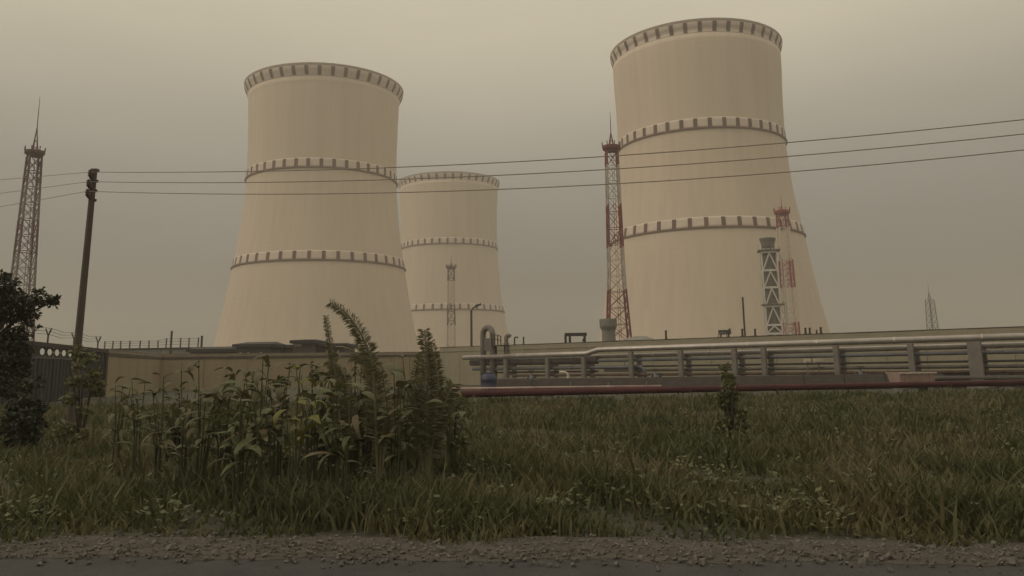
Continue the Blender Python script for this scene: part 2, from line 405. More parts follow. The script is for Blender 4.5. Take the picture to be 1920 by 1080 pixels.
def lattice_mast(px, py, Y, H, widths, bands, spire, label, rz=0.5, leg=0.4, brace=0.16, basket=True, nb=14, red=RED, white=WHITE, ladder=True, bw=1.0, zmin=0.0):
    p = at_y(px, py, Y)
    t = thing('lattice_mast', (p.x, p.y, 0), label, 'mast', 'lattice lightning masts', rz)
    mt = band_mat('mast_paint', bands, red, white)
    wz = [w[0] for w in widths]; wv = [w[1] for w in widths]
    W = lambda z: float(np.interp(z, wz, wv)) / 2
    S = ((-1, -1), (1, -1), (1, 1), (-1, 1))
    zs = [0.0]
    # bays about as tall as wide
    while zs[-1] < H - 1e-3:
        zs.append(min(H, zs[-1] + max(H / nb, 0)))
    for sx, sy in S:
        b = MB(); b.tube([(sx * W(z), sy * W(z), z) for z in zs], leg * 0.6, 6); b.build('leg', mt, t)
    for i in range(len(zs) - 1):
        a, c = zs[i], zs[i + 1]
        b = MB()
        for k in range(4):
            (x0, y0), (x1, y1) = S[k], S[(k + 1) % 4]
            P = lambda s_, z: (s_[0] * W(z), s_[1] * W(z), z)
            b.bar(P(S[k], a), P(S[(k + 1) % 4], c), brace); b.bar(P(S[(k + 1) % 4], a), P(S[k], c), brace)
            b.bar(P(S[k], c), P(S[(k + 1) % 4], c), brace)
        b.build('bracing', mt, t)
    wt = W(H) * 2
    if ladder:
        b = MB()
        for s_ in (-0.3, 0.3):
            b.tube([(s_, -W(z) - 0.35, z) for z in zs], 0.09 * bw, 4)
        z = 1.0
        while z < H: b.bar((-0.3, -W(z) - 0.35, z), (0.3, -W(z) - 0.35, z), 0.09 * bw); z += 1.2
        b.build('ladder', mt, t)
    rm = mat('mast_red', red, 0.6, 0.15, 1)
    if basket:
        b = MB(); b.lathe([(wt * 0.62, H), (wt * 0.86, H + wt * 0.26), (wt * 0.88, H + wt * 0.5), (wt * 0.8, H + wt * 0.5), (wt * 0.5, H + wt * 0.15)], 12)
        pl = b.build('platform', rm, t)
        for k in range(8):
            a_ = math.pi * k / 4 + 0.2
            b = MB(); r_ = wt * .85
            b.tube([(r_ * math.cos(a_), r_ * math.sin(a_), H + wt * 0.2), (r_ * 1.06 * math.cos(a_), r_ * 1.06 * math.sin(a_), H + wt * 0.85)], leg * 0.30, 5)
            b.build('rod', rm, pl)
    z0 = H + (wt * 0.2 if basket else 0)
    b = MB(); r_ = wt * 0.32
    zt = z0 + spire * 0.45
    for k in range(4):
        a_ = math.pi / 2 * k + 0.4
        b.tube([(r_ * math.cos(a_), r_ * math.sin(a_), z0), (0.05 * math.cos(a_), 0.05 * math.sin(a_), zt)], [leg * 0.42, leg * 0.2], 5)
    for q in (0.25, 0.5, 0.75):
        rr_ = r_ * (1 - q)
        for k in range(4):
            a0, a1 = math.pi / 2 * k + 0.4, math.pi / 2 * (k + 1) + 0.4
            z_ = z0 + (zt - z0) * q
            b.bar((rr_ * math.cos(a0), rr_ * math.sin(a0), z_), (rr_ * math.cos(a1), rr_ * math.sin(a1), z_), leg * 0.3)
    sp = b.build('spire', rm, t)
    b = MB(); b.tube([(0, 0, zt - 1), (0, 0, z0 + spire * 0.72), (0, 0, z0 + spire)], [leg * 0.28, leg * 0.22, leg * 0.10], 6); b.build('lightning_rod', rm, sp)
    return t
def hz(px, py, Y):           # height of a pixel at distance Y
    return at_y(px, py, Y).z
# left mast behind the tree
Y = 190
H = hz(66, 293, Y)
lattice_mast(48, 470, Y, H, [(0, 6.2), (H * .45, 3.9), (H, 2.5)], [hz(40, 590, Y), hz(46, 480, Y), hz(52, 415, Y), hz(58, 345, Y), H + 20], hz(80, 185, Y) - H,
             'tall dark lattice mast rising behind the tree at the left edge', 0.80, 0.42, 0.15, white=(0.15, 0.125, 0.105), red=(0.095, 0.032, 0.028))
Y = 240
H = hz(1143, 284, Y)
lattice_mast(1155, 500, Y, H, [(0, 7.2), (H * .42, 4.3), (H, 3.2)], [hz(1160, 545, Y), hz(1155, 465, Y), hz(1150, 385, Y), hz(1146, 312, Y), H + 20], hz(1140, 213, Y) - H,
             'tall red and white lattice mast beside the left flank of the largest cooling tower', 0.02, 0.50, 0.16, red=(0.17, 0.022, 0.026))
Y = 335
H = hz(1469, 404, Y)
lattice_mast(1474, 500, Y, H, [(0, 5.6), (H, 3.7)], [hz(1478, 605, Y), hz(1477, 541, Y), hz(1474, 488, Y), hz(1471, 428, Y), H + 20], hz(1467, 370, Y) - H,
             'red and white lattice mast just right of the white framed vent stack', -0.05, 0.58, 0.18, red=(0.26, 0.03, 0.032), white=(0.58, 0.48, 0.385))
Y = 560
H = hz(846, 505, Y)
lattice_mast(846, 560, Y, H, [(0, 5.4), (H, 4.0)], [hz(846, 640, Y) * .5, hz(846, 611, Y), hz(846, 572, Y), hz(846, 528, Y), H + 20], hz(846, 481, Y) - H,
             'small lattice mast in front of the far middle cooling tower', 0.05, 0.85, 0.28, nb=12, red=(0.10, 0.03, 0.027), white=(0.58, 0.48, 0.385))
Y = 640
H = hz(1744, 562, Y)
lattice_mast(1747, 600, Y, H, [(0, 7.2), (H, 4.2)], [H * .5, H * .8, H + 30], hz(1741, 528, Y) - H,
             'small distant lattice mast with a bare spire against the sky at the right', 0.25, 0.55, 0.2, basket=False, nb=10, red=(0.05, 0.045, 0.04), white=(0.07, 0.06, 0.052), ladder=False)

# ------------------------------------------------------------------ vent stack with white steel frame
def vent_stack():
    Y = 285.0
    base = at_y(1450, 600, Y)
    t = thing('vent_stack', (base.x, base.y, 0), 'grey vent stack in white chevron braced steel frame before the right cooling tower', 'vent stack', None, -0.22)
    X = lambda py: hz(1446, py, Y)
    w = 2.5
    lev = [0, X(640) * .55, X(626), X(610), X(575), X(540), X(508), X(474)]
    for sx in (-1, 1):
        for sy in (-1, 1):
            b = MB(); b.box((sx * w, sy * w, lev[-1] / 2), (0.45, 0.45, lev[-1])); b.build('post', M['steel_white'], t)
    for i, z in enumerate(lev[1:], 1):
        for sy in (-1, 1):
            b = MB(); b.box((0, sy * w, z), (2 * w - 0.46, 0.4, 0.7)); b.build('beam', M['steel_white'], t)
        for sx in (-1, 1):
            b = MB(); b.box((sx * w, 0, z), (0.4, 2 * w - 0.46, 0.7)); b.build('beam', M['steel_white'], t)
        z0, z1 = lev[i - 1] + .35, z - .35
        for sy in (-1, 1):
            b = MB(); b.bar((-w + .25, sy * w * 1.02, z0), (0, sy * w * 1.02, z1), .42); b.bar((w - .25, sy * w * 1.02, z0), (0, sy * w * 1.02, z1 - .01), .42)
            b.build('chevron_brace', M['steel_white'], t)
        for sx in (-1, 1):
            b = MB(); b.bar((sx * w * 1.02, -w + .25, z0), (sx * w * 1.02, 0, z1), .42); b.bar((sx * w * 1.02, w - .25, z0), (sx * w * 1.02, 0, z1 - .01), .42)
            b.build('chevron_brace', M['steel_white'], t)
    b = MB(); b.lathe([(2.15, 0), (2.15, lev[-1] + 1.2), (1.7, lev[-1] + 1.25)], 8); b.build('duct', M['duct'], t)
    for z in (X(574) + .5, X(473) + .5):
        b = MB(); b.box((0.1, 0, z), (7.4, 6.6, 0.3)); pl = b.build('platform', M['support'], t)
        for sx in (-1, 1):
            b = MB()
            for k in range(5): b.bar((sx * 3.6 + .1, -3.2 + 1.6 * k, z + .16), (sx * 3.6 + .1, -3.2 + 1.6 * k, z + 1.25), .1)
            b.bar((sx * 3.6 + .1, -3.2, z + 1.25), (sx * 3.6 + .1, 3.2, z + 1.25), .1); b.build('railing', M['steel_white'], pl)
    zh = X(468)
    b = MB(); b.lathe([(1.7, zh + .7), (2.1, zh + .9), (2.35, zh + 2.4), (2.75, X(449)), (2.75, X(447)), (2.5, X(447)), (2.1, zh + 2)], 12); hood = b.build('hood', M['duct'], t)
    for k in range(6):
        a_ = k * math.pi / 3
        b = MB(); b.bar((1.95 * math.cos(a_), 1.95 * math.sin(a_), lev[-1] + .9), (1.95 * math.cos(a_), 1.95 * math.sin(a_), zh + 1.0), .35); b.build('hood_leg', M['duct'], hood)
    # side riser pipes and ladder
    for dx in (3.9, 4.6):
        b = MB(); b.tube([(dx, -1, 0), (dx, -1, X(478) if dx < 4.2 else X(505))], 0.22, 8); b.build('riser_pipe', M['steel_white'], t)
    b = MB()
    for s_ in (-.3, .3): b.bar((-3.4 + s_, -2.6, 0), (-3.4 + s_, -2.6, X(505)), .12)
    z = 1
    while z < X(505): b.bar((-3.7, -2.6, z), (-3.1, -2.6, z), .1); z += 1
    b.build('ladder', M['steel_white'], t)
vent_stack()

# ------------------------------------------------------------------ perimeter walls
ZW, ZL = 5.2, 4.6
WA, WB, WC = at_z(201, 656, ZL), at_z(826, 652, ZW), at_z(1920, 613, ZW)
WC = WB + (WC - WB) * 1.35
WK, WE = at_z(300, 665, ZL), at_z(838, 660, ZL)
def wall_run(A, B, n, label, face, cop_lo, cop_hi, dark_top, ZW=ZL):
    A = Vector((A.x, A.y, 0)); B = Vector((B.x, B.y, 0))
    L = (B - A).length; d = (B - A) / L; rz = math.atan2(d.y, d.x)
    t = thing('boundary_wall', A, label, 'wall', None, rz)
    b = MB(); b.box((L / 2, 0.06, (ZW - 0.5) / 2), (L, 0.16, ZW - 0.5)); b.build('core', M['support'], t)
    s_ = L / n
    me = MB().box((0, -0.10, (ZW - .62) / 2), (s_ - .05, .16, ZW - .62)).mesh('panel'); me.materials.append(face)
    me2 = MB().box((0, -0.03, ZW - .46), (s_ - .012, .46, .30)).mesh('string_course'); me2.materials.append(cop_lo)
    me3 = MB().box((0, 0.02, ZW - .15), (s_ - .012, .52, .28)).mesh('coping'); me3.materials.append(cop_hi)
    me4 = MB().box((0, 0.02, ZW + .03), (s_ - .012, .60, .075)).mesh('capping'); me4.materials.append(dark_top)
    for i in range(n):
        x = (i + .5) * s_
        for nm, q in (('panel', me), ('string_course', me2), ('coping', me3), ('capping', me4)):
            o = bpy.data.objects.new(nm, q); COL.objects.link(o); o.parent = t; o.location = (x, random.uniform(-.012, .012), random.uniform(-.008, .008) if nm == 'panel' else 0)
    return t
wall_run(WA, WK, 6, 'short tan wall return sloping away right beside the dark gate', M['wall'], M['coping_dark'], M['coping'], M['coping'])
wall_run(WK, WE, 14, 'long tan boundary wall behind the tall weeds, below the left tower', M['wall'], M['coping_dark'], M['coping'], M['coping'])  # dark string course paints in the shadow line below the coping
wall_run(WB, WC, 26, 'pale boundary wall running behind the overhead pipes at the right', M['wall_pale'], M['wall_pale'], M['wall_pale'], M['coping_dark'], ZW=ZW)

# gate at the left
def gate():
    ZW = ZL
    A, B = at_z(57, 641, ZW), at_z(199, 656, ZW)
    A = Vector((A.x, A.y, 0)); B = Vector((B.x, B.y, 0))
    d0 = (B - A); A2 = A - d0 * 0.5
    L = (B - A2).length; d = (B - A2) / L; rz = math.atan2(d.y, d.x)
    t = thing('gate', A2, 'dark grey sheet steel gate with brown frame and round holes by the tree', 'gate', None, rz)
    xs = [0, L / 3, L - .35]
    for x in xs:
        b = MB(); b.box((x, 0, ZW / 2), (.55, .5, ZW)); b.build('post', M['gate_frame'], t)
    b = MB(); b.box((L / 2, 0, ZW - .12), (L - .1, .42, .34)); b.build('top_beam', M['gate_frame'], t)
    b = MB(); b.box((L / 2, 0, ZW - 1.02), (L - .1, .2, .12)); b.build('rail', M['gate_frame'], t)
    n = 18; s_ = (L - .6) / n
    def plate(hole):
        b = MB(); w_, z0, z1 = s_ - .03, ZW - .96, ZW - .3
        for y, fl in ((-.04, False), (.04, True)):
            N = 28; cz = (z0 + z1) / 2; r = .27; rx = .72
            out, inn = [], []
            for k in range(N):
                a_ = 2 * math.pi * k / N; c_, s__ = math.cos(a_), math.sin(a_)
                sc = min(w_ / 2 / max(abs(c_), 1e-6), (z1 - z0) / 2 / max(abs(s__), 1e-6))
                out.append((c_ * sc, y, cz + s__ * sc)); inn.append((c_ * rx, y, cz + s__ * r))
            fs_ = [(k, (k + 1) % N, N + (k + 1) % N, N + k) for k in range(N)]
            if not hole: fs_.append(tuple(N + k for k in range(N)))
            b.add(out + inn, fs_)
        return b.mesh('pierced_plate' if hole else 'plate')
    mh, mp_ = plate(True), plate(False)
    for q in (mh, mp_): q.materials.append(M['gate'])
    ms = MB()
    ms.box((0, 0, (ZW - 1.1) / 2 + .05), (s_ - .03, .06, ZW - 1.2))
    ms.box((-s_ / 2 + .1, -.05, (ZW - 1.1) / 2 + .05), (.07, .05, ZW - 1.3))
    ms.box((0.03, -.05, (ZW - 1.1) / 2 + .05), (.05, .04, ZW - 1.3))
    ms = ms.mesh('sheet'); ms.materials.append(M['gate'])
    for i in range(n):
        x = .3 + (i + .5) * s_
        hole = 7 <= i <= 12 or i in (2, 3)
        for nm, q in (('pierced_plate' if hole else 'plate', mh if hole else mp_), ('sheet', ms)):
            o = bpy.data.objects.new(nm, q); COL.objects.link(o); o.parent = t; o.location = (x, random.uniform(-.015, .015), 0)
    for x in (L * .2, L * .45, L * .66, L * .9):
        b = MB(); b.bar((x, 0, ZW), (x, 0, ZW + .6), .1); b.bar((x, 0, ZW + .6), (x - .35, -.3, ZW + 1.15), .08); b.bar((x, 0, ZW + .6), (x + .35, .3, ZW + 1.15), .08)
        b.build('wire_bracket', M['dark_metal'], t)
    for q in range(3):
        b = MB(); pts = []
        for i in range(31):
            x = L * .2 + L * .7 * i / 30; pts.append((x, -.1 * q, ZW + .55 + .22 * q + .16 * abs(math.cos(i * math.pi / 10)) ))
        b.tube(pts, .018, 4); b.build('barbed_wire', M['dark_metal'], t)
gate()

# fence posts with strands along the left wall top
r0_, r1_ = at_y(188, 654, 150), at_y(415, 650, 150)
RWZ = (r0_.z + r1_.z) / 2
t = thing('rear_wall', (r0_.x, 150, 0), 'farther grey wall carrying the low fence, behind the tan wall', 'wall')
nr = 10; sr = (r1_.x - r0_.x) / nr
me = MB().box((0, 0, (RWZ - .3) / 2), (sr - .04, .3, RWZ - .3)).mesh('panel'); me.materials.append(M['concrete'])
me2 = MB().box((0, 0, RWZ - .15), (sr - .02, .5, .28)).mesh('coping'); me2.materials.append(M['roof'])
for k in range(nr):
    for nm, q in (('panel', me), ('coping', me2)):
        o = bpy.data.objects.new(nm, q); COL.objects.link(o); o.parent = t; o.location = ((k + .5) * sr, random.uniform(-.02, .02), 0)
def wall_point(px, A=None, B=None, z=ZW, back=0.0):
    A = A or WA; B = B or WB
    d = (B - A); d.z = 0; d.normalize(); n = Vector((-d.y, d.x, 0))
    p = on_plane(px, 655, A + n * back, n); return Vector((p.x, p.y, z))
def top_fence():
    pts = [196, 211, 226, 243, 262, 279, 296, 311, 338, 354, 371]
    p0 = at_y(pts[0], 652, 150)
    t = thing('wall_top_fence', (p0.x, p0.y, RWZ - .02), 'low post and strand fence standing on the farther wall at the left', 'fence')
    prev = []
    tops = []
    for i, px in enumerate(pts):
        p = at_y(px, 652, 150) - p0; h = 1.35 if px < 300 else 1.7
        b = MB(); b.tube([(p.x, p.y, 0), (p.x + .05 * math.sin(i * 2), p.y, h)], .13, 6); b.build('post', M['pole'], t); tops.append((p.x, p.y, h))
    for q in (.35, .65, .92):
        b = MB(); b.tube([(x, y, h * q) for x, y, h in tops], .035, 4); b.build('strand', M['pole'], t)
top_fence()

def wall_post(px, y0, y1, label, A=None, B=None, r=.1, name='vent_pipe', cat='pipe', bend=False, group=None, Yb=None):
    p = wall_point(px, A, B) if Yb is None else at_y(px, y1, Yb)
    top = at_y(px, y0, p.y).z
    base = ZW + .07 if Yb is None else 0
    b = MB()
    if bend:
        pts = [(0, 0, 0), (0, 0, top - base - .25)] + [(.25 - .25 * math.cos(a_), 0, top - base - .25 + .25 * math.sin(a_)) for a_ in (0.5, 1.0, 1.57, 2.1, 2.6)]
    else:
        pts = [(0, 0, 0), (0, 0, (top - base) * .7), (.015, 0, top - base)]
    b.tube(pts, r, 8)
    b.tube([(0, 0, 0), (0, 0, .06)], r * 1.7, 8)
    if not bend: b.tube([(.015, 0, top - base - .05), (.015, 0, top - base + .03)], r * 1.25, 8)
    o = b.build(name, M['dark_metal'], None, False, (p.x, p.y, base))
    return tag(o, label, cat, group)
RW = (WB, WC)
wall_post(965, 632, 643, 'short bent dark pipe on the pale wall, left of a matching straight one', *RW, bend=True)
wall_post(982, 632, 643, 'short straight dark pipe on the pale wall, right of a bent one', *RW)
wall_post(1250, 620, 633, 'lone stubby dark post on the wall below the middle of the largest tower', *RW, r=.12, name='stub_post', cat='post')
wall_post(1394, 617, 630, 'stubby dark post at the foot of the thin tall pole on the right wall', *RW, r=.12, name='stub_post', cat='post')
wall_post(1418, 617, 629, 'stubby dark post just left of the white framed vent stack', *RW, r=.11, name='stub_post', cat='post')
for px, sd_ in ((1513, 'left'), (1521, 'right')): wall_post(px, 615, 626, sd_ + ' one of a close pair of stubby dark posts right of the vent stack', *RW, r=.11, name='stub_post', cat='post', group='pair of posts on the right wall')
wall_post(1534, 619, 626, 'shortest stubby dark post between the pair and the last one on the wall', *RW, r=.08, name='stub_post', cat='post')
wall_post(1542, 614, 625, 'rightmost stubby dark post on the right wall', *RW, r=.12, name='stub_post', cat='post')
wall_post(1397, 558, 630, 'thin tall bare pole behind the wall, left of the vent stack', Yb=125, r=.14, name='slender_pole', cat='pole')
wall_post(320, 621, 655, 'taller leaning dark pole behind the low fence on the left wall', Yb=146, r=.2, name='slender_pole', cat='pole')
wall_post(377, 630, 662, 'dark pole at the right end of the low fence, before the left tower', Yb=147, r=.2, name='slender_pole', cat='pole')

# hoop on the right wall
p = wall_point(1357, *RW)
b = MB(); b.tube([(-.5 * math.cos(a_), 0, .5 * math.sin(a_)) for a_ in np.linspace(0, math.pi, 13)], .06, 6)
tag(b.build('pipe_hoop', M['support'], None, True, (p.x, p.y, ZW + .07)), 'small half round pipe hoop on the right wall below the largest tower', 'pipe')

# street lamp behind the wall
def street_lamp():
    Y = 122; p = at_y(884, 640, Y); zt = hz(884, 582, Y)
    t = thing('street_lamp', (p.x, p.y, 0), 'single arm street lamp before the far middle tower', 'street lamp')
    b = MB(); b.tube([(0, 0, 0), (0, 0, zt * .5), (0, 0, zt)], [.2, .18, .16], 8); b.build('post', M['pole'], t)
    b = MB(); b.tube([(0, 0, zt - .1), (.25, 0, zt + .35), (.8, 0, zt + .6)], .12, 6); b.build('arm', M['pole'], t)
    b = MB(); b.add([(.5, -.22, zt + .35), (1.5, -.16, zt + .8), (1.5, .16, zt + .8), (.5, .22, zt + .35), (.55, -.2, zt + .68), (1.42, -.13, zt + 1.05), (1.42, .13, zt + 1.05), (.55, .2, zt + .68)],
              [(3, 2, 1, 0), (4, 5, 6, 7), (0, 1, 5, 4), (1, 2, 6, 5), (2, 3, 7, 6), (3, 0, 4, 7)])
    b.build('lamp_head', M['dark_metal'], t)
street_lamp()

# low dark sheds behind the left wall
def shed(pxa, pxb, ytop, Y, label, depth=9, pitch=.5, wins=(), overhang=.5, skew=0.0, low=None):
    a, c = at_y(pxa, ytop, Y), at_y(pxb, ytop, Y)
    H = (a.z + c.z) / 2; W_ = c.x - a.x
    t = thing('shed', ((a.x + c.x) / 2, Y, 0), label, 'shed', None, skew)
    hw = H - .55 - pitch
    b = MB(); b.box((0, depth / 2, hw / 2), (W_ - 2 * overhang, depth, hw)); wl_ = b.build('wall', M['shed'], t)
    b = MB(); x = W_ / 2
    b.add([(-x, -.7, hw), (x, -.7, hw), (x, depth + .7, hw), (-x, depth + .7, hw), (-x, -.7, hw + .5), (x, -.7, hw + .5), (x, depth + .7, hw + .5), (-x, depth + .7, hw + .5),
           (-x + .9, depth / 2, hw + .5 + pitch), (x - .9, depth / 2, hw + .5 + pitch)],
          [(3, 2, 1, 0), (0, 1, 5, 4), (1, 2, 6, 5), (2, 3, 7, 6), (3, 0, 4, 7), (4, 5, 9, 8), (6, 7, 8, 9), (5, 6, 9), (7, 4, 8)])
    b.build('roof', M['roof'], t)
    for (u, w_, z_, h_) in wins:
        b = MB(); b.box((u * W_, -.06, hw - z_), (w_, .12, h_)); f_ = b.build('window', M['pale'], t)
        b = MB(); b.box((u * W_, -.14, hw - z_), (w_ * .8, .06, h_ * .75)); b.build('pane', M['glass'], f_)
    return t
shed(352, 452, 648, 143, 'long low dark roofed shed behind the left wall, left of the humped shed', wins=[(-.3, .5, .7, .5), (-.1, .4, .7, .5), (.2, .5, .7, .5), (.38, .4, .7, .5)])
shed(438, 514, 639, 139, 'humped dark roofed shed behind the wall below the left cooling tower', wins=[(-.32, .3, 1.1, .5), (-.12, .3, 1.1, .5), (.18, .3, 1.1, .5)])
shed(508, 556, 644, 145, 'lowest dark shed between the humped shed and the windowed one', wins=[(-.42, .5, .5, .4)], pitch=.25)
shed(545, 592, 634, 138, 'tallest dark shed with a pale window behind the weeds', wins=[(-.2, 1.1, .3, .35)], pitch=.3)
shed(588, 652, 641, 141, 'dark shed with small pale windows beside the arching frond', wins=[(-.1, .3, .9, .7), (.06, .3, .9, .7), (.22, .3, .9, .7)], pitch=.3)

# gantry frame, mushroom vent, mound roof, dark cabinet, gooseneck behind the right wall
def gantry():
    Y = 108; a, c = at_y(1059, 626, Y), at_y(1100, 626, Y); H = a.z - .1; W_ = c.x - a.x
    t = thing('pipe_gantry', ((a.x + c.x) / 2, Y, 0), 'low dark table shaped gantry above the wall, left of the mushroom vent', 'gantry')
    for sx in (-.94, -.55, .8):
        b = MB(); b.box((sx * W_ / 2, 0, H / 2), (.3, .3, H)); b.build('leg', M['dark_metal'], t)
    b = MB(); b.box((0, 0, H), (W_, .5, .42)); b.build('beam', M['dark_metal'], t)
    b = MB(); b.bar((W_ * .30, 0, H - .9), (W_ * .46, 0, H - .1), .18); b.build('knee_brace', M['dark_metal'], t)
gantry()
def mushroom():
    Y = 120; p = at_y(1141, 620, Y); s_ = Y / FPX * 1.03
    H = hz(1141, 598, Y)
    t = thing('vent_shaft', (p.x, p.y, 0), 'grey mushroom shaped concrete vent shaft at the foot of the tall lattice mast', 'vent')
    b = MB(); b.lathe([(13 * s_, 0), (12.2 * s_, H - 2.2), (12.2 * s_, H - 1.7)], 20); b.build('shaft', M['concrete'], t, False)
    b = MB(); b.lathe([(12.2 * s_, H - 1.7), (15.7 * s_, H - 1.1), (15.9 * s_, H - .12), (15.4 * s_, H), (0, H + .05)], 20); b.build('cap', M['concrete'], t)
mushroom()
def mound():
    Y = 116; a, c = at_y(1168, 638, Y), at_y(1228, 636, Y); H = hz(1200, 629, Y); W_ = c.x - a.x
    t = thing('hipped_roof_hut', ((a.x + c.x) / 2, Y, 0), 'hut with low pale grey hipped roof right of the mushroom vent', 'hut')
    hw = H - .65
    b = MB(); b.box((0, 2.5, hw / 2), (W_ - .6, 5, hw)); b.build('wall', M['concrete'], t)
    b = MB(); x = W_ / 2
    b.add([(-x, -.5, hw), (x, -.5, hw), (x, 5.5, hw), (-x, 5.5, hw), (-x * .9, 0, hw + .2), (x * .9, 0, hw + .2), (x * .9, 5, hw + .2), (-x * .9, 5, hw + .2), (-.1, 2, hw + .65), (x * .62, 2, hw + .65), (x * .62, 3, hw + .65), (-.1, 3, hw + .65)],
          [(3, 2, 1, 0), (0, 1, 5, 4), (1, 2, 6, 5), (2, 3, 7, 6), (3, 0, 4, 7), (4, 5, 9, 8), (5, 6, 10, 9), (6, 7, 11, 10), (7, 4, 8, 11), (8, 9, 10, 11)])
    b.build('roof', M['concrete'], t)
mound()
def cabinet():
    Y = 122; a, c = at_y(1348, 620, Y), at_y(1369, 620, Y); z0, z1 = hz(1358, 627, Y), hz(1358, 619, Y); W_ = c.x - a.x
    t = thing('raised_cabinet', ((a.x + c.x) / 2, Y, 0), 'small dark cabinet on legs showing above the right wall', 'cabinet')
    b = MB(); b.box((0, 0, (z0 + z1) / 2), (W_, 1, z1 - z0)); b.build('body', M['dark_metal'], t)
    for sx in (-.7, .7):
        b = MB(); b.box((sx * W_ / 2, 0, z0 / 2), (.16, .3, z0)); b.build('leg', M['dark_metal'], t)
    b = MB(); b.add([(W_ * .3, -.3, z1), (W_ * .5, -.3, z1), (W_ * .5, -.3, z1 + .28), (W_ * .3, .3, z1), (W_ * .5, .3, z1), (W_ * .5, .3, z1 + .28)], [(0, 1, 2), (5, 4, 3), (0, 3, 4, 1), (1, 4, 5, 2), (2, 5, 3, 0)])
    b.build('fin', M['dark_metal'], t)
cabinet()
def gooseneck():
    Y = 112; p = at_y(949, 640, Y); zt = hz(949, 627, Y)
    t = thing('gooseneck_vent', (p.x, p.y, 0), 'fat grey gooseneck vent beside the tall pipe loop', 'vent')
    b = MB(); b.tube([(0, 0, 0), (0, 0, zt - .5)] + [(.3 - .3 * math.cos(a_), 0, zt - .5 + .35 * math.sin(a_)) for a_ in (.5, 1, 1.57, 2.1, 2.7)], .28, 10); b.build('pipe', M['support'], t, True)
    b = MB(); b.tube([(0, 0, zt - 1.3), (0, 0, zt - 1.15)], .4, 10); b.build('flange', M['support'], t)
gooseneck()

# ------------------------------------------------------------------ pipe rack in front of the right wall
RA = Vector((-6.1, 105, 0)); RB_ = Vector((40.3, 65, 0))
rdir = (RB_ - RA).normalized(); rn = Vector((-rdir.y, rdir.x, 0)); rrz = math.atan2(rdir.y, rdir.x)
def rack_s(px, off=0.0):
    p = on_plane(px, 680, RA + rn * off, rn); return (p - RA).dot(rdir)
def rp3(s_, z, off=0.0):
    p = RA + rdir * s_ + rn * off; return Vector((p.x, p.y, z))
S_END = rack_s(1920) + 14
def run_pipe(name, label, pts, r, mt, joints=True, cat='pipe', n=14):
    t = thing(name, pts[0], label, cat)
    o0 = pts[0]
    q = [p - o0 for p in pts]
    b = MB(); b.tube(q, r, n); body = b.build('barrel', mt, t, True)
    if joints:
        me = None
        for i in range(len(q) - 1):
            L = (q[i + 1] - q[i]).length
            if L < 6: continue
            dr = (q[i + 1] - q[i]) / L; k = int(L / 6)
            for j in range(k):
                c = q[i] + dr * (j + .5) * L / k
                b = MB(); b.tube([c - dr * .09, c + dr * .09], r * 1.09, n); b.build('joint_band', mt, t)
    return t
sA0, sA1 = rack_s(1108), rack_s(1124)
run_pipe('overhead_pipe', 'uppermost bright metal clad pipe along the rack before the pale wall', [rp3(rack_s(872), 3.55, -.3), rp3(sA0 - 1, 3.62, -.3), rp3(sA0 - .2, 3.64, -.3), rp3(sA1, 4.0, -.3), rp3(sA1 + 1, 4.02, -.3), rp3(S_END, 4.0, -.3)], .28, M['pipe'])
run_pipe('overhead_pipe', 'second bright metal clad pipe slung below the uppermost one', [rp3(rack_s(1085), 3.3, .5), rp3(S_END, 3.42, .5)], .24, M['pipe'])
run_pipe('overhead_pipe', 'thick dark pipe under the left end of the uppermost pipe', [rp3(rack_s(880), 2.95, .4), rp3(rack_s(1116), 2.9, .4)], .42, M['pipe_dark'])
run_pipe('low_pipe', 'dark pipe at mid height of the rack, above the lowest dark pipe', [rp3(rack_s(1130), 1.78, .3), rp3(S_END, 1.72, .3)], .15, M['pipe_dark'])
run_pipe('low_pipe', 'thin dark pipe at mid height close behind the other on the rack', [rp3(rack_s(1100), 2.18, .9), rp3(S_END, 2.15, .9)], .10, M['pipe_dark'])
run_pipe('low_pipe', 'lowest dark pipe on the rack, just above the red pipe', [rp3(rack_s(930), .85, -.4), rp3(S_END, .85, -.4)], .2, M['pipe_dark'])
M['pipe_blue'] = mat('blue_grey_pipe', (0.13, 0.135, 0.145), 0.55, 0.25, 0.8, 0.2, metal=0.2)
M['rust'] = mat('rusty_pipe', (0.10, 0.062, 0.045), 0.9, 0.35, 1.5, 0.3)
run_pipe('mid_pipe', 'blue grey pipe under the second bright pipe on the rack', [rp3(rack_s(1120), 2.82, .15), rp3(S_END, 2.85, .15)], .16, M['pipe_blue'])
run_pipe('mid_pipe', 'rusty brown pipe between the dark mid height pipes and the lowest one', [rp3(rack_s(960), 1.32, .1), rp3(S_END, 1.32, .1)], .14, M['rust'])
run_pipe('mid_pipe', 'blue grey pipe below the thick dark pipe at the left end of the rack', [rp3(rack_s(885), 2.15, .2), rp3(rack_s(1200), 2.12, .2), rp3(rack_s(1206), 1.75, .2), rp3(rack_s(1207), .9, .2)], .2, M['pipe_blue'])
run_pipe('mid_pipe', 'thin rusty pipe at the left end of the rack above the tank', [rp3(rack_s(890), 1.7, 1.0), rp3(rack_s(1110), 1.7, 1.0)], .1, M['rust'])
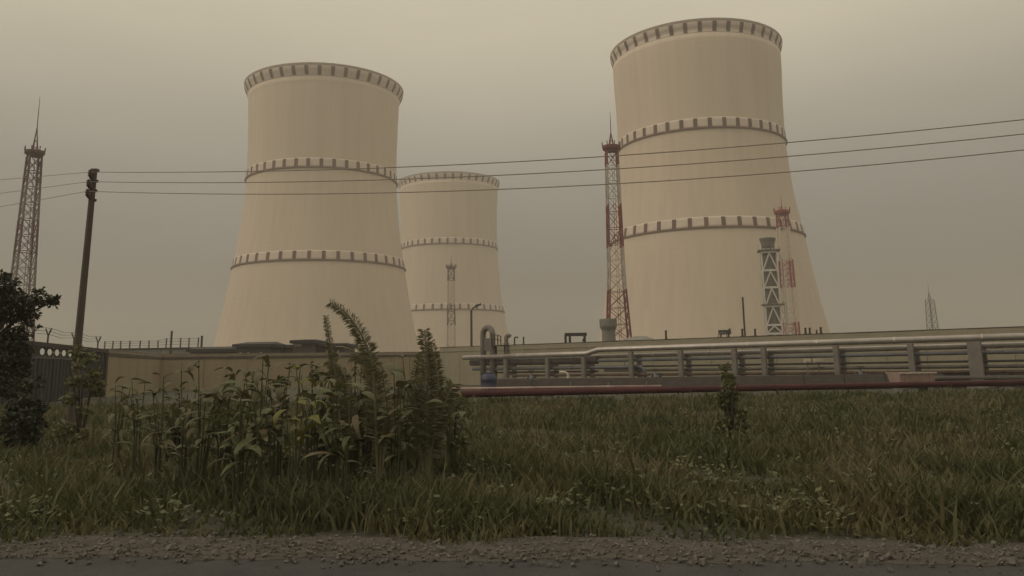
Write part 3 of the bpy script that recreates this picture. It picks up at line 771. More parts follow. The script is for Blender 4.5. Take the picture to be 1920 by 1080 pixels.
def valve(px, z, off, label):
    p = rp3(rack_s(px), 0, off); t = thing('valve', p, label, 'valve', 'valves on the rack pipes', rrz)
    b = MB(); b.tube([(-.5, 0, z), (-.36, 0, z)], .42, 12); b.build('flange', M['pipe_blue'], t)
    b = MB(); b.tube([(.36, 0, z), (.5, 0, z)], .42, 12); b.build('flange', M['pipe_blue'], t)
    b = MB(); b.lathe([(.1, -.3), (.34, -.2), (.36, .15), (.2, .35), (.16, .7)], 12, (0, 0, z)); b.build('body', M['pipe_blue'], t, True)
    b = MB(); b.tube([(0, 0, z + .6), (0, 0, z + 1.05)], .05, 6); b.build('stem', M['dark_metal'], t)
    b = MB(); b.tube([(.33 * math.cos(a_), .33 * math.sin(a_), z + 1.0) for a_ in np.linspace(0, 2 * math.pi, 17)], .04, 6)
    b.bar((-.33, 0, z + 1.0), (.33, 0, z + 1.0), .05); b.bar((0, -.33, z + 1.0), (0, .33, z + 1.0), .05); b.build('handwheel', M['pipe_red'], t)
    b = MB(); b.box((0, 0, (z - .3) / 2), (.3, .3, z - .3)); b.build('leg', M['support'], t)
valve(1000, .85, -.4, 'valve with a handwheel on the lowest pipe left of the bent pale pipe')
valve(1232, .85, -.4, 'valve with a handwheel on the lowest pipe right of the step in the uppermost pipe')
valve(1615, .85, -.4, 'valve with a handwheel on the lowest pipe left of the pink skip')
# supports
def support(px, w, label, grp):
    s_ = rack_s(px); p = rp3(s_, 0)
    t = thing('pipe_support', p, label, 'pipe support', grp, rrz)
    left = px < 1115
    top = 3.25 if left else 3.7
    b = MB(); b.box((0, -.35, top / 2), (w, .4, top)); b.build('post', M['support'], t)
    b = MB(); b.box((0, 1.25, top / 2 - .2), (w, .4, top - .4)); b.build('post', M['support'], t)
    b = MB(); b.box((0, .45, top - .55 if not left else 2.35), (w * .8, 1.3, .25)); b.build('cross_beam', M['support'], t)
    b = MB(); b.box((0, .45, 1.48), (w * .7, 1.3, .2)); b.build('cross_beam', M['support'], t)
    b = MB(); b.box((0, .45, .12), (w + .5, 2.6, .24)); b.build('footing', M['concrete'], t)
    return t
near = {1832: ('thickest grey support post near the right end of the pipe rack', 1.15)}
for px, nm in ((952, 'under the thick dark pipe, second from the pipe loop'), (1030, 'under the thick dark pipe, left of the bent pale pipe'), (1098, 'where the uppermost pipe steps up'),
               (1187, 'first to the right of the step in the pipe'), (1280, 'below the middle of the largest tower'), (1381, 'behind the pale green bush'), (1436, 'left of the vent stack line'),
               (1572, 'between the pale boxes and the pink skip'), (1712, 'behind the pink skip'), (1832, 'the thickest near the right edge')):
    support(px, 1.0 if px == 1832 else .45, 'grey concrete pipe support ' + nm, 'pipe rack supports')

# pipe loop and railed platform
def loop():
    s_ = rack_s(906); o = rp3(s_, 0)
    Yl = o.y
    t = thing('pipe_loop', o, 'tall grey inverted U pipe loop rising above the wall beside the street lamp', 'pipe loop', None, rrz)
    zt = hz(912, 614, Yl)
    w_ = rack_s(924) - s_
    pts = [(0, 0, .1), (0, 0, zt - .9)] + [(w_ / 2 - w_ / 2 * math.cos(a_), 0, zt - .9 + .85 * math.sin(a_)) for a_ in (.4, .8, 1.2, 1.57, 1.95, 2.35, 2.75)] + [(w_, 0, zt - .9), (w_, 0, .1)]
    b = MB(); b.tube(pts, .36, 12); b.build('riser', M['support'], t, True)
    b = MB(); b.box((w_ * .55, .1, zt - 2.1), (w_ * .7, .5, 1.5)); b.build('valve_box', M['duct'], t)
    b = MB(); b.box((w_ + 1.0, .3, 4.9), (1.6, 1.6, .12)); pl = b.build('platform', M['dark_metal'], t)
    for x in (.25, .75, 1.25, 1.75):
        b = MB(); b.bar((w_ + x, -.45, 4.96), (w_ + x, -.45, zt - .7 - x * .25), .10); b.build('railing_post', M['dark_metal'], pl)
    for q in (.95, .5):
        b = MB(); b.bar((w_ + .25, -.45, 4.96 + (zt - .76 - 4.96) * q), (w_ + 1.75, -.45, 4.96 + (zt - 1.14 - 4.96) * q), .08); b.build('railing_bar', M['dark_metal'], pl)
    for x in (.3, 1.7):
        b = MB(); b.box((w_ + x, .3, 2.42), (.14, .14, 4.84)); b.build('leg', M['dark_metal'], t)
loop()

# pale return bend
YB = 84.0
q0 = at_y(1064, 706, YB)
b = MB()
b.tube([(-2.2, 0, -.42), (-.35, 0, -.42)] + [(-.35 + .42 * math.sin(a_), 0, -.42 * math.cos(a_)) for a_ in np.linspace(.3, math.pi - .3, 8)] + [(-.35, 0, .42), (-.8, 0, .44)], .13, 10)
bend = thing('bent_pipe', (q0.x, q0.y, 0), 'pale U shaped return bend of pipe low behind the red pipe', 'pipe')
o = b.build('bend', M['pale'], bend, True, (0, 0, q0.z))
for x in (-2.0, -.9):
    b = MB(); b.box((x, 0, (q0.z - .55) / 2), (.16, .3, q0.z - .55)); b.build('leg', M['support'], bend)

# red pipe near the ground, with sleepers
r0, r1 = at_z(815, 740, .75), at_z(1920, 717, .75)
r1 = r0 + (r1 - r0) * 1.25; r0.z = r1.z = .75
run_pipe('red_pipe', 'long dark red pipe running low in front of the rack', [r0, r1], .20, M['pipe_red'])
rd = (r1 - r0).normalized(); rz_ = math.atan2(rd.y, rd.x)
nsl = 11
ORD = ['first', 'second', 'third', 'fourth', 'fifth', 'sixth', 'seventh', 'eighth', 'ninth', 'tenth', 'eleventh']
for k in range(nsl):
    c = r0 + (r1 - r0) * ((k + .5) / nsl)
    b = MB(); b.add([(-.35, -.4, 0), (.35, -.4, 0), (.35, .4, 0), (-.35, .4, 0), (-.25, -.34, .47), (.25, -.34, .47), (.25, .34, .47), (-.25, .34, .47)],
              [(3, 2, 1, 0), (4, 5, 6, 7), (0, 1, 5, 4), (1, 2, 6, 5), (2, 3, 7, 6), (3, 0, 4, 7)])
    o = b.build('pipe_sleeper', M['concrete'], None, False, (c.x, c.y, 0)); o.rotation_euler.z = rz_
    tag(o, ORD[k] + ' sleeper block from the left under the dark red pipe', 'concrete block', 'sleepers under the red pipe')
# pinkish tube added as the red pipe's painted highlight, and grey low wall strip (drain kerb)
k0, k1 = at_z(850, 729, .95), at_z(1240, 724, .95)
run_pipe('low_pipe', 'pinkish tube added as the highlight along the left end of the red pipe', [k0, k1], .08, M['pink'])
for k in range(4):
    c = k0 + (k1 - k0) * ((k + .5) / 4)
    b = MB(); b.box((0, 0, .4), (.2, .25, .8)); o = b.build('highlight_stand', M['support'], None, False, (c.x, c.y, 0))
    tag(o, ORD[k] + ' short added stand from the left under the pinkish highlight tube', 'highlight stand', 'stands under the pinkish highlight tube')
d0, d1 = at_z(930, 710, 1.3), at_z(1920, 696, 1.3)
d1 = d0 + (d1 - d0) * 1.2
dl = (d1 - d0).length; dd = (d1 - d0) / dl
t = thing('parapet', (d0.x, d0.y, 0), 'low dark grey concrete parapet between the red pipe and the rack', 'low wall', None, math.atan2(dd.y, dd.x))
npp = 16
me = MB().box((0, 0, .62), (dl / npp - .06, .3, 1.24)).mesh('panel'); me.materials.append(M['parapet'])
for k in range(npp):
    o = bpy.data.objects.new('panel', me); COL.objects.link(o); o.parent = t; o.location = ((k + .5) * dl / npp, random.uniform(-.02, .02), random.uniform(-.03, .02))

# blue tank, pink skip, pale boxes
p = at_y(917, 720, 71)
t = thing('water_tank', (p.x, p.y, 0), 'dark blue plastic tank at the left end of the red pipe', 'tank')
zt = hz(917, 699, 71)
b = MB(); b.lathe([(.62, 0), (.66, .1), (.64, zt * .33), (.68, zt * .36), (.64, zt * .4), (.64, zt * .66), (.68, zt * .69), (.64, zt * .73), (.62, zt * .88), (.35, zt - .08), (.34, zt - .08)], 20); b.build('body', M['blue'], t, True)
b = MB(); b.lathe([(.36, zt - .1), (.36, zt), (.05, zt + .04)], 16); b.build('lid', M['blue'], t)
def skip():
    Y = 61; a, c = at_y(1671, 700, Y), at_y(1746, 700, Y); z1, z0 = hz(1708, 698, Y), 0.42
    t = thing('skip', ((a.x + c.x) / 2, Y, 0), 'pale pinkish tapered open skip standing behind the red pipe', 'skip', None, rz_)
    W_ = c.x - a.x; x, x2 = W_ / 2, W_ / 2 - .16; b = MB(); th = .06
    o_ = [(-x2, -.6, z0), (x2, -.6, z0), (x2, .6, z0), (-x2, .6, z0), (-x, -.75, z1), (x, -.75, z1), (x, .75, z1), (-x, .75, z1)]
    i_ = [(-x + th, -.75 + th, z1), (x - th, -.75 + th, z1), (x - th, .75 - th, z1), (-x + th, .75 - th, z1), (-x2 + th, -.6 + th, z0 + .1), (x2 - th, -.6 + th, z0 + .1), (x2 - th, .6 - th, z0 + .1), (-x2 + th, .6 - th, z0 + .1)]
    fs_ = [(3, 2, 1, 0)] + [(k, (k + 1) % 4, 4 + (k + 1) % 4, 4 + k) for k in range(4)] + [(4 + k, 4 + (k + 1) % 4, 8 + (k + 1) % 4, 8 + k) for k in range(4)] + [(8 + k, 8 + (k + 1) % 4, 12 + (k + 1) % 4, 12 + k) for k in range(4)] + [(12, 13, 14, 15)]
    b.add(o_ + i_, fs_); b.build('body', M['pink'], t)
    b = MB(); b.box((0, -.78, z1 - .04), (W_ + .06, .07, .1)); b.box((0, .78, z1 - .04), (W_ + .06, .07, .1)); b.build('rim_rail', M['pale'], t)
    for u in (-.32, 0.02, .34):
        b = MB(); b.bar((u * W_, -.64, z0 + .05), (u * W_, -.78, z1 - .1), .09); b.build('rib', M['pink'], t)
    for u in (-.35, .35):
        b = MB(); b.box((u * W_, 0, .21), (.4, 1.2, .42)); b.build('foot', M['support'], t)
skip()
for pxa, pxb, lb in ((1508, 1520, 'smaller left one of two pale boxes fixed on posts before the wall'), (1526, 1545, 'larger right one of two pale boxes fixed on posts before the wall')):
    Y = 76; a, c = at_y(pxa, 678, Y), at_y(pxb, 678, Y); zc = hz(1525, 676, Y)
    t = thing('junction_box', ((a.x + c.x) / 2, Y, 0), lb, 'box')
    b = MB(); b.box((0, 0, zc), (c.x - a.x, .3, .34)); b.build('case', M['pale'], t)
    b = MB(); b.box((0, -.17, zc), ((c.x - a.x) * .85, .05, .26)); b.build('cover', M['pale'], t)
    b = MB(); b.box((0, .1, (zc - .17) / 2), (.1, .1, zc - .17)); b.build('post', M['support'], t)

# ------------------------------------------------------------------ utility pole and wires
YP = 30.0
pt, pb = at_y(177, 321, YP), at_y(147, 634, YP)
lean = (pt.x - pb.x) / (pt.z - pb.z)
pbase = Vector((pb.x - lean * pb.z, YP, 0))
t = thing('utility_pole', pbase, 'leaning concrete utility pole with three insulators beside the gate', 'utility pole')
Hp = pt.z
b = MB()
def ptx(z): return (pt.x - pbase.x) * z / Hp
b.tube([(ptx(0), 0, -.2), (ptx(Hp * .5), 0, Hp * .5), (ptx(Hp), 0, Hp)], [.16, .13, .105], 8); b.build('shaft', M['pole'], t)
b = MB(); b.box((ptx(Hp) + .02, 0, Hp + .03), (.24, .2, .1)); b.build('cap', M['pole'], t)
wdir = Vector((30.8, -6.2, 0)).normalized(); wnrm = Vector((-wdir.y, wdir.x, 0))
ins = []
for k, (ix, iy) in enumerate(((169, 325), (166, 343), (164, 361))):
    q = at_y(ix, iy, YP - .25) - pbase
    b = MB(); zz_ = q.z - .12
    b.bar((ptx(zz_), 0, zz_ - .12), (q.x, -.25, zz_), .07); b.bar((ptx(zz_) + .16, .02, zz_ - .12), (ptx(zz_), 0, zz_ - .12), .09); br = b.build('bracket', M['dark_metal'], t)
    b = MB(); b.lathe([(.03, -.13), (.085, -.1), (.05, -.05), (.09, 0), (.05, .04), (.075, .09), (.03, .14)], 12, (q.x, -.25, q.z)); b.build('insulator', M['dark_metal'], t, True)
    ins.append(Vector((q.x, -.25, q.z + .05)) + pbase)
meas = [((169, 318), (760, 313), (1920, 224)), ((166, 338), (750, 336), (1920, 251)), ((164, 357), (700, 362), (1920, 281))]
left = [(84, 330), (80, 352), (78, 374)]
names = ['uppermost', 'middle', 'lowest']
for k in range(3):
    P0 = ins[k]
    def sz(px, py):
        p = on_plane(px, py, P0, wnrm); return (p - P0).dot(wdir), p.z
    s1, z1 = sz(*meas[k][1]); s2, z2 = sz(*meas[k][2])
    A_ = np.array([[s1, s1 * s1], [s2, s2 * s2]]); bc = np.linalg.solve(A_, np.array([z1 - P0.z, z2 - P0.z]))
    sl, zl = sz(*left[k])
    pts = []
    for s_ in np.linspace(-22, 0, 14):
        pts.append(P0 + wdir * s_ + Vector((0, 0, (zl - P0.z) / sl * s_ * (1 + .012 * (s_ - sl)))))
    for s_ in np.linspace(0, s2 + 9, 44)[1:]:
        pts.append(P0 + wdir * s_ + Vector((0, 0, bc[0] * s_ + bc[1] * s_ * s_)))
    o0 = pts[0]
    b = MB(); b.tube([p - o0 for p in pts], [.010 if i < 14 else min(.017, .012 + .0005 * (i - 13)) for i in range(len(pts))], 6)
    tag(b.build('power_line', M['wire'], None, True, o0), names[k] + ' of the three overhead wires crossing in front of the towers', 'power line', 'overhead wires')

# ------------------------------------------------------------------ tree at the left edge
def leaf_cloud(b, centres, n, size, spread):
    for c, r in centres:
        k = int(n * r * r)
        for _ in range(k):
            v = Vector((random.gauss(0, 1), random.gauss(0, 1), random.gauss(0, 1))).normalized() * r * random.uniform(.25, 1.0) ** .6
            v.z *= .72
            p = Vector(c) + v
            s_ = size * random.uniform(.6, 1.3)
            d = (v.normalized() * .5 + Vector((random.uniform(-1, 1), random.uniform(-1, 1), random.uniform(-1.0, .5)))).normalized()
            u = d.cross(Vector((random.uniform(-1, 1), random.uniform(-1, 1), random.uniform(-1, 1)))).normalized() * s_ * .3
            b.add([p, p + d * s_ * .45 + u, p + d * s_, p + d * s_ * .5 - u], [(0, 1, 2, 3)])
def tree():
    Y = 27.0
    p = at_y(-40, 730, Y)
    t = thing('tree', (p.x, Y, 0), 'dark leafy tree reaching in from the left edge before the gate', 'tree')
    def L(px, py, dy=0): q = at_y(px, py, Y + dy); return Vector((q.x - p.x, dy, q.z))
    b = MB(); fork = L(-25, 640); b.tube([(0, 0, -.1), (.1, 0, 1.0), fork], [.22, .17, .13], 10); b.build('trunk', M['bark'], t, True)
    tips = [L(20, 545), L(60, 575), L(95, 568, .3), L(-20, 520, .5), L(40, 610, -.5), L(60, 630, -.2), L(10, 680, -.8), L(-60, 560, -.4), L(-90, 600, .6)]
    for q in tips:
        b = MB(); mid = (fork + q) / 2 + Vector((0, random.uniform(-.2, .2), .12)); b.tube([fork - Vector((0, 0, .2)), mid, q], [.075, .05, .018], 6); b.build('limb', M['bark'], t)
    cs = [(L(8, 530), .38), (L(20, 556, .2), .40), (L(2, 575, -.2), .5), (L(40, 563), .3), (L(62, 568), .26), (L(82, 562, .1), .22), (L(98, 565), .2), (L(74, 545), .17), (L(104, 560), .12), (L(46, 588), .24),
          (L(25, 590), .36), (L(65, 588), .15), (L(-20, 560, .4), .6), (L(-40, 600), .7), (L(48, 612), .13), (L(66, 613), .11), (L(52, 600, .1), .12), (L(20, 640), .42), (L(5, 665, -.3), .55), (L(38, 655), .34), (L(30, 690, -.2), .42), (L(0, 710, -.4), .55), (L(20, 725, -.5), .5), (L(-30, 650), .6), (L(-70, 560), .6), (L(48, 680), .2), (L(56, 624), .09), (L(2, 518), .18), (L(30, 630), .3)]
    b = MB(); leaf_cloud(b, cs, 1900, .15, 1)
    cr_ = b.build('crown', M['tree_leaf'], t); cr_['kind'] = 'stuff'
tree()

# ------------------------------------------------------------------ tall weeds, fronds and bushes in the verge
def blade_mesh(L, W_, e0, droop, seg=9, twist=.3, fold=.25):
    vs, fs = [], []
    p = Vector((0, 0, 0)); st = L / seg
    for i in range(seg + 1):
        u = i / seg; e = e0 - droop * u ** 1.3
        d = Vector((math.cos(e), 0, math.sin(e)))
        if i: p = p + d * st
        w_ = W_ * (math.sin(math.pi * min(1, .12 + u * .88)) ** .7) * (1 - .15 * u) * .5 + .004
        if i == seg: w_ = .004
        tw = twist * u
        s_ = Vector((0, math.cos(tw), math.sin(tw))); nn = d.cross(s_)
        vs += [p + s_ * w_ + nn * (fold * w_) * -1, p, p - s_ * w_ + nn * (fold * w_) * -1]
    for i in range(seg):
        a = i * 3
        fs += [(a, a + 1, a + 4, a + 3), (a + 1, a + 2, a + 5, a + 4)]
    b = MB(); b.v = [tuple(v) for v in vs]; b.f = fs
    return b.mesh('leaf', True)
def weed(px, ytop, Y, label, cat='plant', n=16, mt='weed', W_=.16, spread=1.0, name='broad_leaf_weed', stemh=.55, grp='tall weeds in the verge'):
    p = at_y(px, ytop, Y); gz = verge_z(p.x, Y) - .04; H = max(.5, p.z - gz)
    t = thing(name, (p.x, Y, gz), label, cat, grp)
    # several thin stems with drooping leaves all along them
    ns = max(4, n // 5)
    stems = []
    for k in range(ns):
        a_ = random.uniform(0, 6.28); r_ = random.uniform(.12, .55) * spread
        hh = H * (random.uniform(.6, .97) if k else .97); bow = random.uniform(-.15, .15)
        if not k: r_ *= .4
        q = [Vector((.08 * math.cos(a_), .08 * math.sin(a_), 0)), Vector((r_ * .35 * math.cos(a_ + bow), r_ * .35 * math.sin(a_ + bow), hh * .5)), Vector((r_ * math.cos(a_), r_ * math.sin(a_), hh))]
        b = MB(); b.tube(q, [.022, .016, .007], 5); b.build('stem', M['stem'], t); stems.append(q)
    for k in range(n):
        q = stems[k % ns]; u = (k // ns + random.uniform(.3, 1.0)) / max(1, n / ns); u = min(1, .22 + .8 * u)
        if k < ns: u = 1.0
        base = q[0].lerp(q[1], u * 2) if u < .5 else q[1].lerp(q[2], u * 2 - 1)
        L = random.uniform(.28, .75) * (1.15 - .45 * u)
        e0 = random.uniform(.15, 1.1); dr = random.uniform(.8, 2.4)
        me = blade_mesh(L, W_ * random.uniform(.6, 1.35), e0, dr, 6, random.uniform(-.9, .9)); me.materials.append(M['dry'] if random.random() < .12 and mt != 'weed_yellow' else M[mt])
        o = obj('leaf', me, None, t, base); o.rotation_euler = (random.uniform(-.3, .3), random.uniform(-.2, .2), random.uniform(0, 6.28))
    return t
def frond_thing(px, Y, label, paths, ll=.34, mt='frond', name='feathery_frond_plant', grp='tall weeds in the verge', up=0):
    """fronds: rachis through pixel points, leaflets along it"""
    p = at_y(px, 720, Y); gz = verge_z(p.x, Y) - .05
    t = thing(name, (p.x, Y, gz), label, 'plant', grp)
    for pix, dys, l0, l1 in paths:
        ctrl = [Vector((0, 0, 0))]
        for (x, y), dy in zip(pix, dys):
            q = at_y(x, y, Y + dy); ctrl.append(q - Vector((p.x, Y, gz)))
        # smooth the control polygon
        for _ in range(3):
            nw = [ctrl[0]]
            for i in range(len(ctrl) - 1):
                nw += [ctrl[i].lerp(ctrl[i + 1], .25), ctrl[i].lerp(ctrl[i + 1], .75)]
            ctrl = nw + [ctrl[-1]]
        b = MB(); n_ = len(ctrl); b.tube(ctrl, [.03 * (1 - .85 * i / n_) for i in range(n_)], 6)
        cum = [0]
        for i in range(1, n_): cum.append(cum[-1] + (ctrl[i] - ctrl[i - 1]).length)
        tot = cum[-1]
        s_ = tot * .28
        while s_ < tot * .995:
            i = max(1, int(np.searchsorted(cum, s_))); u = (s_ - cum[i - 1]) / max(1e-6, cum[i] - cum[i - 1])
            c = ctrl[i - 1].lerp(ctrl[i], min(1, u)); d = (ctrl[i] - ctrl[i - 1]).normalized()
            side0 = d.cross(Vector((0, -1, .15))).normalized()
            g = s_ / tot; ln = (l0 + (l1 - l0) * g) * random.uniform(.75, 1.2)
            for sgn in (-1, 1):
                for _ in range(2):
                    a_ = random.uniform(-.9, .9)
                    side = (Matrix.Rotation(a_, 3, d) @ side0) * sgn
                    v = (side * random.uniform(.7, 1.0) + d * random.uniform(.35, .8) + Vector((0, 0, -.15))).normalized()
                    w_ = d.cross(side).normalized() * .010 + d * .007
                    tip = c + v * ln + Vector((0, 0, -.18 * ln))
                    md = c + v * ln * .55
                    b.add([c - w_ * .5, c + w_ * .5, md + w_, tip, md - w_], [(0, 1, 2, 3, 4)])
            s_ += .021
        f_ = b.build('frond', M[mt], t)
    return t
frond_thing(712, 15.0, 'tall plant whose arching feathery frond leans left before the left tower',
            [([(706, 800), (700, 690), (688, 648), (668, 610), (645, 582), (618, 566)], (0, 0, 0, 0, 0, 0), .40, .12),
             ([(716, 830), (722, 740), (712, 690), (690, 672), (660, 668)], (0, .2, .3, .4, .5), .26, .14),
             ([(724, 830), (745, 745), (770, 715), (800, 712)], (0, -.2, -.3, -.4), .26, .14)])
frond_thing(648, 15.6, 'thin feathery frond standing left of the arching one',
            [([(640, 800), (628, 690), (618, 640), (611, 592)], (0, 0, 0, 0), .26, .07), ([(655, 800), (655, 730), (640, 690), (612, 678)], (0, 0, .1, .2), .22, .12)])
frond_thing(800, 15.2, 'upright bushy plume between the arching frond and the pipe rack',
            [([(800, 830), (802, 720), (800, 660), (796, 618)], (0, 0, 0, 0), .42, .15), ([(812, 830), (822, 720), (814, 668), (806, 640)], (0, 0, .2, .2), .28, .14), ([(786, 830), (776, 735), (780, 690), (790, 662)], (0, 0, -.2, -.2), .2, .1),
             ([(806, 830), (838, 745), (850, 718)], (0, .2, .3), .3, .2)])
W = [(226, 716, 19, 'lowest weed before the tan wall return beside the gate', 'weed', 10, .13),
     (266, 708, 18, 'sparse weed before the corner of the tan wall', 'weed', 12, .13),
     (310, 700, 17, 'low dark weed at the foot of the tan wall, left of the leafy clumps', 'weed_dark', 14, .15),
     (352, 690, 16, 'spindly weed before the tan wall right of the low dark weed', 'weed', 12, .12),
     (382, 668, 15.5, 'tall pointed weed below the left edge of the left tower', 'weed_dark', 18, .15),
     (428, 688, 16, 'drooping weed with a long bent leaf before the tan wall', 'weed', 14, .15),
     (492, 660, 15, 'tall dark weed below the middle of the left tower', 'weed_dark', 22, .18),
     (525, 676, 16.5, 'dark weed just left of the yellow green one', 'weed_dark', 18, .17),
     (556, 680, 14.8, 'yellow green weed, brightest of the verge plants', 'weed_yellow', 9, .17),
     (590, 678, 16, 'dark weed just right of the yellow green one', 'weed_dark', 18, .17),
     (628, 660, 17, 'leafy weed behind the thin frond', 'weed', 20, .18),
     (668, 652, 16.2, 'leafy weed crowded under the arching frond', 'weed_dark', 22, .2),
     (745, 682, 14.2, 'weed with broad bent leaves between the frond and the plume', 'weed_dark', 20, .2),
     (775, 662, 16, 'narrow leaved weed just left of the upright plume', 'weed_dark', 14, .13),
     (845, 708, 17, 'low weed right of the upright plume beside the pipes', 'weed', 14, .15),
     (455, 712, 13.5, 'low broad leaved weed in front of the tall dark ones', 'weed', 16, .18),
     (640, 715, 13, 'low weed nearest the road below the arching frond', 'weed', 18, .19)]
for px, yt, Y, lb, mt_, n_, w_ in W:
    weed(px, yt, Y, lb, n=int(n_ * 2.0), mt=mt_, W_=w_ * .7)

def bush(px, py, Y, rpx, label, mt, size=.12, dens=650, sy=1.2):
    p = at_y(px, py, Y); gz = verge_z(p.x, Y) if Y < 56 else 0.0; r = rpx * Y / FPX; H = p.z - gz
    t = thing('bush', (p.x, Y, gz - .03), label, 'bush')
    for k in range(5):
        a_ = k * 1.26; q = Vector((r * .6 * math.cos(a_), r * .6 * math.sin(a_), H * random.uniform(.6, .85)))
        b = MB(); b.tube([(0, 0, 0), q * .5 + Vector((0, 0, H * .1)), q], [.04, .025, .01], 6); b.build('stem', M['bark'], t)
    cs = []
    for k in range(16):
        u = random.uniform(.1, .95); a_ = random.uniform(0, 6.28); rr_ = r * (1.0 - .65 * u) * random.uniform(.3, .9)
        cs.append((Vector((rr_ * math.cos(a_), rr_ * math.sin(a_), H * u)), r * random.uniform(.28, .5) * (1.05 - .5 * u)))
    b = MB(); leaf_cloud(b, cs, dens, size, 1); o = b.build('foliage', M[mt], t); o['kind'] = 'stuff'
bush(165, 632, 25, 46, 'green bush at the foot of the utility pole before the gate', 'pale_leaf', .14, 2200)
bush(1362, 672, 24, 30, 'pale green bush standing before the pipes below the largest tower', 'pale_leaf', .12, 4500)
bush(62, 700, 23, 60, 'low dark bush under the tree at the left edge', 'tree_leaf', .15, 1500)
for px, yt, Y, rp_, lb, mt_ in ((340, 712, 19, 34, 'low dark thicket before the tan wall at the left of the weeds', 'weed_dark'),
                              (430, 702, 18.5, 42, 'dark thicket behind the drooping weed', 'weed_dark'),
                              (515, 688, 18, 46, 'dark thicket behind the yellow green weed', 'weed_dark'),
                              (605, 690, 18.5, 46, 'dark thicket behind the thin frond', 'weed_dark'),
                              (690, 680, 17.5, 44, 'dark thicket at the foot of the arching frond', 'weed_dark'),
                              (770, 705, 18, 40, 'low thicket between the frond and the upright plume', 'weed_dark'),
                              (850, 716, 18.5, 34, 'low thicket right of the upright plume by the pipes', 'weed_dark')):
    bush(px, yt, Y, rp_, lb, mt_, .13, 1500)

# ------------------------------------------------------------------ grass (one mass)
def grass():
    N = 190000
    yy = 9.3 + 46 * rng.random(N) ** 2.0
    xx = (rng.random(N) * 2 - 1) * (yy * 0.68 + 2)
    edge = 10.2 - 0.10 * xx
    patch = np.sin(xx * .9 + 1.1 * np.sin(yy * .5)) * np.cos(yy * .8 + .7 * np.sin(xx * .6)) + .6 * np.sin(xx * 2.3 + yy * 1.7)
    keep = (yy > edge + .75 + .35 * np.sin(xx * 2.1) + .25 * rng.random(N)) & (rng.random(N) < np.clip(.62 + .35 * patch, .12, 1))
    xx, yy, patch = xx[keep], yy[keep], patch[keep]; n = len(xx)
    d = np.clip((yy - (10.2 - .1 * xx)) / 2.5, 0, 1)
    zz = .02 + d * (.10 + .07 * np.sin(xx * .43 + 1.3) * np.cos(yy * .37) + .05 * np.sin(xx * 1.3 + yy * .9)) - .02
    h = (.16 + .34 * rng.random(n) ** 1.6) * np.clip(.8 + .35 * patch, .45, 1.5) * np.clip(d + .25, .3, 1)
    tall = rng.random(n) < .025
    h = np.where(tall, h * 1.3 + .35 * rng.random(n), h)
    w = .010 + .010 * rng.random(n) + .0007 * yy
    a = rng.random(n) * 2 * np.pi; la = rng.random(n) * 2 * np.pi; lean_ = h * (.15 + .75 * rng.random(n))
    cx, sx = np.cos(a) * w, np.sin(a) * w
    P = np.empty((n, 5, 3))
    P[:, 0] = np.stack([xx - cx, yy - sx, zz], 1); P[:, 1] = np.stack([xx + cx, yy + sx, zz], 1)
    mx, my, mz = xx + np.cos(la) * lean_ * .35, yy + np.sin(la) * lean_ * .35, zz + h * .6
    P[:, 2] = np.stack([mx + cx * .8, my + sx * .8, mz], 1); P[:, 3] = np.stack([mx - cx * .8, my - sx * .8, mz], 1)
    P[:, 4] = np.stack([xx + np.cos(la) * lean_, yy + np.sin(la) * lean_, zz + h], 1)
    me = bpy.data.meshes.new('grass')
    me.vertices.add(n * 5); me.vertices.foreach_set('co', P.reshape(-1))
    base = np.arange(n)[:, None] * 5
    loops = np.concatenate([base + np.array([[0, 1, 2, 3]]), base + np.array([[3, 2, 4]])], 1).reshape(-1)
    me.loops.add(n * 7); me.loops.foreach_set('vertex_index', loops.astype(np.int32))
    st = np.stack([np.arange(n) * 7, np.arange(n) * 7 + 4], 1).reshape(-1)
    me.polygons.add(n * 2); me.polygons.foreach_set('loop_start', st.astype(np.int32))
    me.update(calc_edges=True); me.validate()
    o = obj('grass', me, M['grass'])
    tag(o, 'uneven green and straw coloured grass covering the verge', 'grass', kind='stuff')
patchy(M['grass'])
grass()

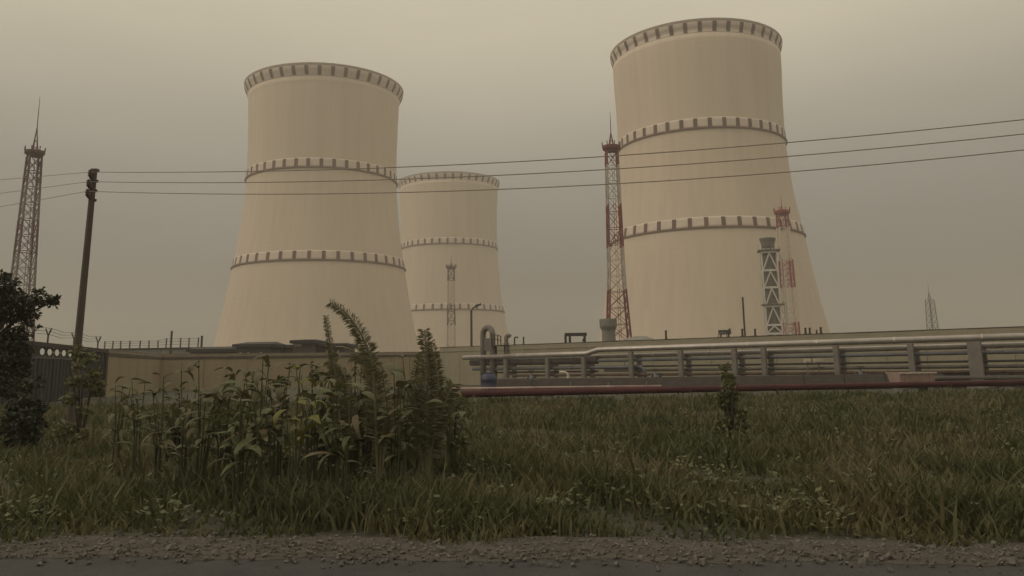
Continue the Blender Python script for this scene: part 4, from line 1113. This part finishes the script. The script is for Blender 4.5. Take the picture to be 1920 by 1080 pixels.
def stones():
    b = MB(); ph = (1 + 5 ** .5) / 2
    base = [Vector(v).normalized() for v in ((1, 1, 1), (-1, -1, 1), (-1, 1, -1), (1, -1, -1), (1, -1, 1), (-1, 1, 1), (1, 1, -1), (-1, -1, -1))]
    fc = [(0, 5, 1, 4), (0, 4, 3, 6), (0, 6, 2, 5), (7, 1, 5, 2), (7, 3, 4, 1), (7, 2, 6, 3)]
    for _ in range(4200):
        X_ = random.uniform(-12, 12); Y_ = road_edge(X_) + random.gauss(.38, .42); s_ = random.uniform(.012, .045) * (2 if random.random() < .03 else 1)
        c = Vector((X_, Y_, .05 + .02 * max(0, min(1, Y_ - road_edge(X_)))))
        rm_ = Matrix.Rotation(random.uniform(0, 6.28), 3, Vector((random.gauss(0, 1), random.gauss(0, 1), random.gauss(0, 1))).normalized())
        b.add([c + rm_ @ Vector((v.x * s_ * random.uniform(.6, 1.3), v.y * s_ * random.uniform(.6, 1.2), v.z * s_ * random.uniform(.5, .9))) for v in base], fc)
    tag(b.build('gravel', mat('gravel_stone', (0.11, 0.098, 0.082), 0.9, 0.5, 8)), 'loose grey gravel strewn along the road shoulder', 'gravel', kind='stuff')
stones()
def ground_cover():
    b = MB()
    for _ in range(420):
        Y_ = 10.5 + 34 * random.random() ** 1.6; X_ = random.uniform(-1, 1) * (Y_ * .68 + 1)
        if Y_ < road_edge(X_) + 1.3: continue
        r_ = random.uniform(.15, .55); h_ = random.uniform(.12, .5)
        for k in range(int(70 * r_ + 14)):
            a_ = random.uniform(0, 6.28); q = r_ * random.random() ** .5
            p = Vector((X_ + q * math.cos(a_), Y_ + q * math.sin(a_), verge_z(X_, Y_) + h_ * random.random() * (1.1 - q / r_ * .6)))
            d = Vector((math.cos(a_), math.sin(a_), random.uniform(-.5, .8))).normalized(); s_ = random.uniform(.06, .15)
            u = d.cross(Vector((random.uniform(-.4, .4), random.uniform(-.4, .4), 1))).normalized() * s_ * .32
            b.add([p, p + d * s_ * .5 + u, p + d * s_, p + d * s_ * .5 - u], [(0, 1, 2, 3)])
    tag(b.build('ground_cover', M['weed']), 'low leafy ground cover scattered through the verge grass', 'ground cover', kind='stuff')
ground_cover()

# ------------------------------------------------------------------ haze
b = MB(); b.box((0, 1000, 92), (5400, 3600, 187))
hm = bpy.data.materials.new('haze'); hm.use_nodes = True
n, l = hm.node_tree.nodes, hm.node_tree.links
n.remove(n["Principled BSDF"])
pv = n.new("ShaderNodeVolumePrincipled")
pv.inputs['Color'].default_value = (0.775, 0.736, 0.685, 1)
pv.inputs['Density'].default_value = 0.0007
pv.inputs['Anisotropy'].default_value = 0.2
l.new(pv.outputs[0], n["Material Output"].inputs['Volume'])
tag(b.build('haze', hm), 'thin brownish smoggy air over the whole site', 'haze', kind='stuff')
